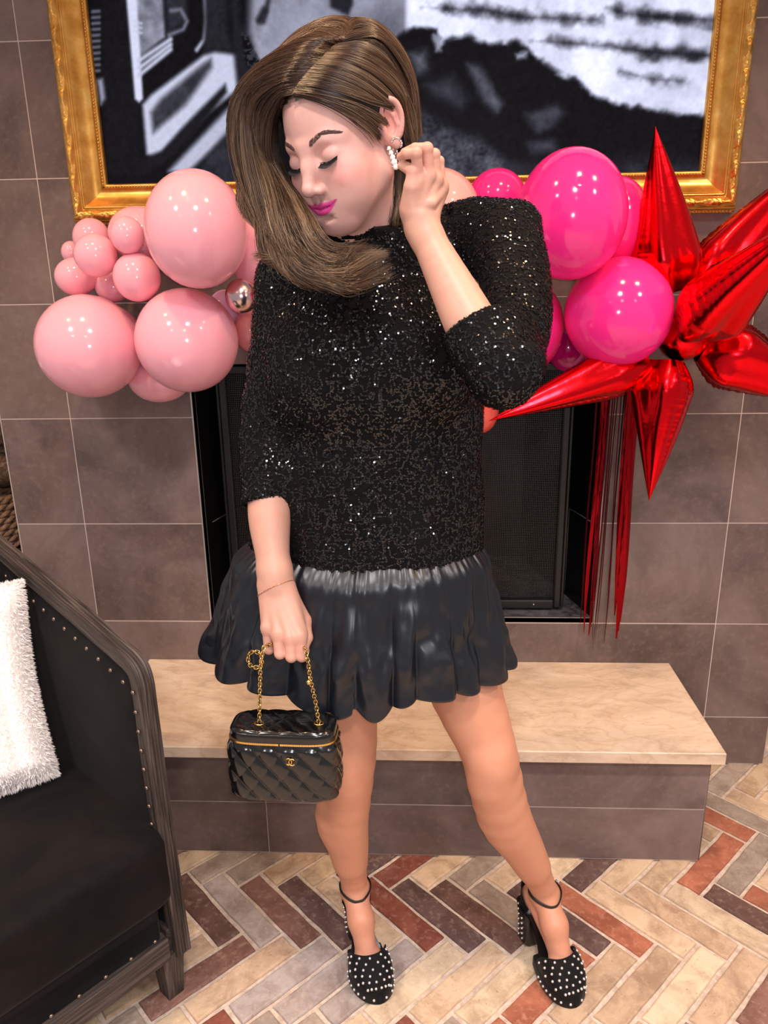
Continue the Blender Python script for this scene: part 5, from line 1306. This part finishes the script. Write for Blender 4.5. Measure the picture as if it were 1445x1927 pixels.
# pearl ear climber and ear cuff on her left ear, bracelet on her right wrist
M_PEARL = pm('pearl', lin(244, 236, 232), .16, spec=.6, coat=.5); M_SILV = pm('silver', lin(225, 222, 222), .14, metal=1.0); M_ROSE = pm('rose_gold_chain', lin(222, 160, 120), .25, metal=1.0)
er = thing('earring', None, None, A(738, 290, -.87)); del er['label']; del er['category']; er.parent = woman; er.location = A(738, 290, -.87) - _w(woman)
EY = -.872
for px, py, r in ((732, 279, .0026), (736, 287, .0031), (739, 296, .0036), (742, 305, .0042), (745, 314, .0040), (750, 313, .0033)):
    b = MB(); b.sphere(A(px, py, EY), r, 14, 10); b.out('pearl', M_PEARL, er)
b = MB()
for px, py in ((729, 281), (732, 290), (734, 299), (736, 307), (738, 314), (740, 281), (744, 290), (747, 300)): b.sphere(A(px, py, EY - .001), .0011, 8, 6)
b.tube([A(x, y, EY) for x, y in ((746, 281), (748, 288), (747, 296), (746, 304))], .0010, 6); b.tube(spline([A(x, y, EY + .002) for x, y in ((730, 276), (735, 290), (740, 303), (745, 315))], 20), .0009, 6)
b.out('setting', M_SILV, er)
b = MB(); q = spline([A(x, y, EY) for x, y in ((737, 266), (741, 261), (747, 260), (753, 264), (756, 271), (754, 278))], 24); b.tube(q, .0013, 6)
for p in q[::3]: b.sphere(p + [0, -.001, 0], .0017, 7, 5)
b.out('ear_cuff', M_SILV, er)
wc = (A(516, 1108, -.840)); axis = N(A(518, 1082, -.83) - A(520, 1125, -.848)); tilt = N(axis + np.array([-.38, 0, .05])); u = N(np.cross(tilt, [0, 1, 0])); v = np.cross(tilt, u)
b = MB(); pts = []
for k in range(64):
    t = 2 * math.pi * k / 64; d = math.cos(t) * u + math.sin(t) * v; lo, hi = 0.0, .06
    for _ in range(14):
        mid = (lo + hi) / 2
        if F_ARMR((wc + d * mid)[None])[0] < .0006: lo = mid
        else: hi = mid
    pts.append(wc + d * hi)
b.tube(pts, .0006, 5, closed=True)
for p in pts[::2]: b.sphere(p, .0010, 6, 4)
b.out('bracelet', M_ROSE, woman)

# ------------------------------------------------------------------ shoes
M_SUEDE = pm('black_suede', lin(9, 8, 9), .75, spec=.2, sheen=.06); M_LEATHER = pm('black_leather', lin(18, 17, 18), .32, spec=.5, coat=.15, coat_rough=.3); M_STUD = pm('steel_stud', lin(248, 246, 248), .26, metal=.85)
def shoe(hc, tip, ank, side, lab):
    hc, tip = np.array([*hc, 0.0]), np.array([*tip, 0.0]); f = N(tip - hc); sd = np.array([-f[1], f[0], 0]) * -1; L = np.linalg.norm(tip - hc)
    W3 = lambda s, w, z: hc + f * (s * L) + sd * w + CZ * z
    sh = thing('shoe', None, None, hc + f * L * .5); del sh['label']; del sh['category']; sh['label'] = lab; sh.parent = woman; sh.location = hc + f * L * .5 - _w(woman)
    stud = MB()
    def wid(s): # half-width of the platform
        t = np.clip((s - .36) / .64, 0, 1); return .0455 * (1 - np.clip((t - .42) / .58, 0, 1) ** 2.4) ** .55 * (.80 + .20 * np.clip(t / .42, 0, 1))
    skew = lambda s: side * .006 * np.clip((s - .6) / .4, 0, 1) ** 1.5
    ss = np.concatenate([np.linspace(.36, .9, 14), np.linspace(.92, 1.0, 10)])
    out = [(s, wid(s) + skew(s)) for s in ss] + [(s, -wid(s) + skew(s)) for s in ss[::-1]]
    V = []; n = len(out); prof = [(0, .96), (.003, 1.0), (.022, 1.0), (.027, .985), (.029, .93)]
    for z, k in prof:
        for s, w in out: V.append(W3(.66 + (s - .66) * (1 - (1 - k) * .4), w * k, z + .006 * max(0, .5 - s) / .14))
    F = [(i * n + k, i * n + (k + 1) % n, (i + 1) * n + (k + 1) % n, (i + 1) * n + k) for i in range(len(prof) - 1) for k in range(n)] + [list(range(n))[::-1], [(len(prof) - 1) * n + k for k in range(n)]]
    obj('platform', np.array(V), F, M_SUEDE, sh)
    k = 0
    for sgn in (1, -1):
        for s in np.linspace(.55, .985, 8): stud.sphere(W3(s, sgn * (wid(s) + .0005) + skew(s), .013), .0031, 7, 5)
    # closed toe
    ns, na = 26, 30; P = np.zeros((ns, na, 3)); Nn = np.zeros((ns, na, 3))
    for j in range(na):
        a = math.pi * j / (na - 1); ca, sa = math.cos(a), math.sin(a); s0 = .46 + .25 * sa ** 1.3
        for i in range(ns):
            s = s0 + (1.0 - s0) * (i / (ns - 1)); w = wid(min(s, .998)) * .985; hgt = .060 * (1 - np.clip((s - .45) / .56, 0, 1) ** 1.7) * (1 if s < .99 else .8) + .001
            if i == ns - 1: hgt = .001
            P[i, j] = W3(s, w * np.sign(ca) * abs(ca) ** .8 + skew(s), .028 + hgt * sa ** .75)
    mb = MB(); mb.grid(P); mb.grid((P - np.array([0, 0, .0025]))[::-1]); e = [P[0, j] for j in range(na)]; mb.tube(e, .0016, 6); mb.out('toe_cap', M_SUEDE, sh)
    c0 = W3(.75, 0, .02)
    for i in range(2, ns - 2, 4):
        for j in range(2, na - 2, 4):
            jj = j + (2 if (i // 4) % 2 else 0)
            if 1 < jj < na - 1 and np.linalg.norm(P[i, jj] - P[i, jj - 2]) > .0018: stud.sphere(P[i, jj] + N(P[i, jj] - c0) * .0006, .0031, 7, 5)
    # shank from the ball up to the heel seat
    q = spline([W3(.45, 0, .034), W3(.33, 0, .052), W3(.18, 0, .083), W3(.0, 0, .098)], 16); mb = MB(); G_ = np.zeros((16, 5, 3))
    for i, p in enumerate(q):
        for j in range(5): w = (.033 - .010 * math.sin(math.pi * i / 15)) * (j / 2 - 1); G_[i, j] = p + sd * w + CZ * .006 * abs(j / 2 - 1) ** 2
    mb.grid(G_); mb.grid((G_ - CZ * .005)[::-1]); mb.out('shank', M_LEATHER, sh)
    # block heel and heel counter
    V = []; rings = [(0, .0215, .0205), (.004, .0222, .0212), (.060, .0245, .0235), (.098, .0285, .0265)]
    for z, a, b in rings:
        for k in range(28):
            t = 2 * math.pi * k / 28; ct, st_ = math.cos(t), math.sin(t); V.append(W3(-.02 + (.0 if z else 0), 0, z) + sd * a * np.sign(ct) * abs(ct) ** .45 + f * b * np.sign(st_) * abs(st_) ** .55)
    F = [(i * 28 + k, i * 28 + (k + 1) % 28, (i + 1) * 28 + (k + 1) % 28, (i + 1) * 28 + k) for i in range(3) for k in range(28)] + [list(range(28))[::-1], [84 + k for k in range(28)]]
    obj('block_heel', np.array(V), F, M_LEATHER, sh)
    for sgn in (1, -1):
        for col, n_ in ((-.010, 7), (.004, 5)):
            for k in range(n_): z = .012 + .014 * k; stud.sphere(W3(-.02, sgn * (.0222 + .0028 * z / .06 + .0006), z) + f * col, .0027, 7, 5)
    mb = MB(); G_ = np.zeros((25, 8, 3))
    for i in range(25):
        a = math.radians(-118 + 236 * i / 24); top = .158 - .050 * (abs(i - 12) / 12) ** 2.2
        for j in range(8):
            z = .094 + (top - .094) * j / 7; r = .0285 - .0035 * math.sin(math.pi * j / 7 * .5) * 0; G_[i, j] = W3(.02, 0, z) - f * (r * 1.02 * math.cos(a)) + sd * r * math.sin(a)
    mb.grid(G_); mb.grid((G_ * 1.0)[::-1]); mb.out('heel_counter', M_SUEDE, sh)
    so = stud.out('studs', M_STUD, sh); so['kind'] = 'stuff'
    # ankle strap following the ankle
    nrm = N(np.array([f[0] * .16, f[1] * .16, 1.0])); u = N(np.cross(nrm, sd)); v = np.cross(nrm, u); pts = []
    for k in range(56):
        t = 2 * math.pi * k / 56; d = math.cos(t) * u + math.sin(t) * v; lo, hi = 0.0, .040
        for _ in range(14):
            m_ = (lo + hi) / 2
            if F_LEGS((ank + d * m_)[None])[0] < .0012: lo = m_
            else: hi = m_
        pts.append(ank + d * hi)
    pts = np.array(pts); mb = MB(); G_ = np.zeros((57, 6, 3))
    for i in range(57):
        p = pts[i % 56]; d = N(p - ank)
        for j, (o, zz) in enumerate(((0, -.0042), (.0018, -.0036), (.0022, 0), (.0018, .0036), (0, .0042), (-.001, 0))): G_[i, j] = p + d * o + nrm * zz
    mb.grid(G_); mb.grid(G_[:, [5, 0]]); mb.out('ankle_strap', M_LEATHER, sh)
    k = int(np.argmax(((pts - ank) @ (sd * -side)) - .25 * ((pts - ank) @ f))); p = pts[k]; d = N(p - ank); e = N(np.cross(nrm, d))
    mb = MB(); mb.tube([p + d * .003 + e * x + nrm * z for x, z in ((-.004, -.006), (.004, -.006), (.004, .006), (-.004, .006))], .0009, 5, closed=True); mb.tube([p + d * .0034 - nrm * .006, p + d * .0034 + nrm * .006], .0007, 5); mb.out('buckle', M_STUD, sh)
shoe((-.143, -.648), (-.088, -.822), ftR['ank'] + [0, 0, .003], -1, "right shoe, studded black platform heel with ankle strap, under the bag")
shoe((.240, -.650), (.313, -.813), ftL['ank'] + [0, 0, .003], 1, "left shoe, studded black platform heel with its block heel showing")

# ------------------------------------------------------------------ quilted box bag held by its chain
bag = thing('handbag', "small black quilted leather box bag hanging by a gold chain from the woman's hand", 'bag', (-.225, -.905, .565))
M_BAG = pm('glossy_lambskin', lin(7, 7, 8), .19, spec=.5, coat=.3, coat_rough=.10); M_GOLDM = pm('polished_gold', lin(236, 190, 112), .2, metal=1.0)
BC = np.array([-.226, -.905, 0]); BYAW = math.radians(-2.5); bx = np.array([math.cos(BYAW), math.sin(BYAW), 0]); by = np.array([-math.sin(BYAW), math.cos(BYAW), 0])
BZ0, BZ1 = .575, .682
def sup(t, a, b, n=4.2): c, s = math.cos(t), math.sin(t); return np.sign(c) * abs(c) ** (2 / n) * a, np.sign(s) * abs(s) ** (2 / n) * b
NA = 300
tt = []      # even spacing round the rounded box
_p = np.array([sup(2 * math.pi * k / 4000, .088, .038) for k in range(4001)]); _l = np.concatenate([[0], np.cumsum(np.linalg.norm(np.diff(_p, axis=0), axis=1))])
tt = np.interp(np.linspace(0, _l[-1], NA, endpoint=False), _l, np.linspace(0, 2 * math.pi, 4001))
def quilt(u, z, p=.0285):
    a, b = (u * .82 - z * .62) / p, (u * .80 + z * .66) / p
    return (abs(math.sin(math.pi * a)) ** .5 * .30 + .70) * (abs(math.sin(math.pi * b)) ** .5 * .75 + .25)
V = []; zs = np.linspace(0, 1, 64); arc = np.linspace(0, _l[-1], NA, endpoint=False)
for h in zs:
    z = BZ0 + (BZ1 - BZ0) * h; bulge = 1 + .030 * math.sin(math.pi * min(1, h * 1.05)) ** .8; base = 1 - .07 * (1 - min(1, h / .12)) ** 2
    for k in range(NA):
        x, y = sup(tt[k], .0865 * bulge * base, .037 * (1 + (bulge - 1) * 1.8) * base); nx, ny = N((x / .088 ** 2 * (abs(x) / .088) ** 2.2, y / .038 ** 2 * (abs(y) / .038) ** 2.2))
        e = min(1, h / .06) * min(1, (1 - h) / .08); q = .0062 * quilt(arc[k] - _l[-1] * .75, z - .62) * e
        V.append(BC + bx * (x + nx * q) + by * (y + ny * q) + CZ * z)
F = grid_faces(64, NA, True)[:, ::-1]; F = [list(f) for f in F] + [list(range(NA))]
obj('body', np.array(V), F, M_BAG, bag)
b = MB(); G_ = []
for z, k in ((BZ1 - .001, 1.0), (BZ1 + .0012, 1.012), (BZ1 + .0058, 1.012), (BZ1 + .007, 1.0)): G_.append([BC + bx * sup(t, .0865 * k, .0372 * k)[0] + by * sup(t, .0865 * k, .0372 * k)[1] + CZ * z for t in tt] )
G_ = np.array(G_); b.add(G_.reshape(-1, 3), grid_faces(4, NA, True)[:, ::-1]); b.out('zip_tape', pm('zip_tape', lin(22, 20, 20), .6), bag)
b = MB(); NZ = 190; th2 = np.interp(np.linspace(0, _l[-1], NZ, endpoint=False), _l, np.linspace(0, 2 * math.pi, 4001))
for k in range(NZ):
    x, y = sup(th2[k], .0865 * 1.018, .0372 * 1.03); x2, y2 = sup(th2[k] + .004, .0865 * 1.018, .0372 * 1.03); tg = N(bx * (x2 - x) + by * (y2 - y)); nn = np.cross(tg, CZ)
    b.box(BC + bx * x + by * y + CZ * (BZ1 + .0035), (.0019, .0018, .0034), [tg, nn, CZ])
zp = b.out('zip_teeth', M_GOLDM, bag, smooth=False); zp['kind'] = 'stuff'
V = []; rings = [(BZ1 + .007, 1.0, 0), (BZ1 + .012, 1.005, 0), (BZ1 + .0175, .985, 0), (BZ1 + .0200, .955, 0), (BZ1 + .0212, .90, 1)] + [(BZ1 + .0212 + .0035 * math.cos(k / 14 * math.pi / 2), .9 * k / 14, 1) for k in range(13, 0, -1)]
for z, k, q in rings:
    for t in tt:
        x, y = sup(t, .0865 * k, .0372 * k); qq = .0030 * quilt(x, y * 1.2, .026) * q * min(1, (1 - k) * 9) if q else 0; V.append(BC + bx * x + by * y + CZ * (z + qq))
F = [list(f) for f in grid_faces(len(rings), NA, True)[:, ::-1]] + [list(range((len(rings) - 1) * NA, len(rings) * NA))[::-1]]
obj('lid', np.array(V), F, M_BAG, bag)
b = MB(); b.tube([BC + bx * sup(t, .0865 * .985, .0372 * .985)[0] + by * sup(t, .0865 * .985, .0372 * .985)[1] + CZ * (BZ1 + .0185) for t in tt[::3]], .0012, 6, closed=True); b.out('piping', M_BAG, bag)
LT = BZ1 + .0262
EL, ER = atz(488, 1361, LT), atz(600, 1361, LT)
for p in (EL, ER):
    b = MB(); b.tube([p + bx * .0075 * math.cos(t) + by * .0055 * math.sin(t) for t in np.linspace(0, 2 * math.pi, 24, endpoint=False)], .0011, 6, closed=True); b.out('eyelet', M_GOLDM, bag)
# emblem: two interlocked rings, each open on its outer side
eb = MB(); ez = at(549, 1432, -.95)[2]; ec = BC + bx * ((at(549, 1432, -.95)[0] - BC[0])) - by * .0475 + CZ * ez
for s in (-1, 1):
    pts = [ec + bx * (s * .0030 + .0052 * math.cos(a) * 1.0) + CZ * .0058 * math.sin(a) - by * (.0006 * s) for a in np.linspace(math.pi * (0 if s > 0 else 1) + .72, math.pi * (0 if s > 0 else 1) + 2 * math.pi - .72, 22)]
    eb.tube(pts, .0010, 6)
eb.out('emblem', M_GOLDM, bag)
def chain(path, name='chain_strap', step=.0052):
    p = np.asarray(path); l = np.concatenate([[0], np.cumsum(np.linalg.norm(np.diff(p, axis=0), axis=1))]); n = int(l[-1] / step); q = np.stack([np.interp(np.linspace(0, l[-1], n + 1), l, p[:, i]) for i in range(3)], 1); mb = MB()
    for k in range(n):
        a, c = q[k], q[k + 1]; T = N(c - a); e = N(np.cross(T, [0.2, 1, .1])); g_ = np.cross(T, e); an = .75 + (1.57 if k % 2 else 0); e = math.cos(an) * e + math.sin(an) * g_; m_ = (a + c) / 2
        mb.tube([m_ + T * .0042 * math.cos(t) + e * .0030 * math.sin(t) for t in np.linspace(0, 2 * math.pi, 12, endpoint=False)], .00085, 5, closed=True)
    o = mb.out(name, M_GOLDM, bag); o['kind'] = 'stuff'
    w = MB(); T = np.gradient(q, axis=0); T /= np.linalg.norm(T, axis=1)[:, None]; w.tube([q[k] + np.cross(T[k], [0, 1, 0]) * .0009 * math.sin(k * 2.1) + np.array([0, .0009 * math.cos(k * 2.1), 0]) for k in range(n + 1)], .0014, 5); w.out('woven_cord', M_LEATHER, o)
hl_, hr_ = A(497, 1216, -.892), A(575, 1220, -.896)
chain(spline([EL, EL * .5 + A(489, 1290, -.902) * .5, A(490, 1262, -.902), A(492, 1238, -.900), hl_], 60))
chain(spline([ER, A(594, 1322, -.906), A(585, 1282, -.906), A(580, 1248, -.904), hr_], 60))
lc = A(480, 1241, -.900); chain([lc + np.array([math.cos(t) * .0115, .001 * math.sin(3 * t), math.sin(t) * .0150]) for t in np.linspace(.2, 2 * math.pi + .2, 40)], 'chain_loop')
chain([hl_ + (hr_ - hl_) * t + np.array([0, .028 * math.sin(t * math.pi), -.006 * math.sin(t * math.pi)]) for t in np.linspace(0, 1, 20)], 'chain_grip')
b = MB(); cb_ = A(581, 1284, -.912); b.sphere(cb_, .0046, 14, 10); b.box(cb_ + [.001, 0, .0075], (.0034, .003, .007), bev=.0006); b.out('ball_charm', M_GOLDM, bag)
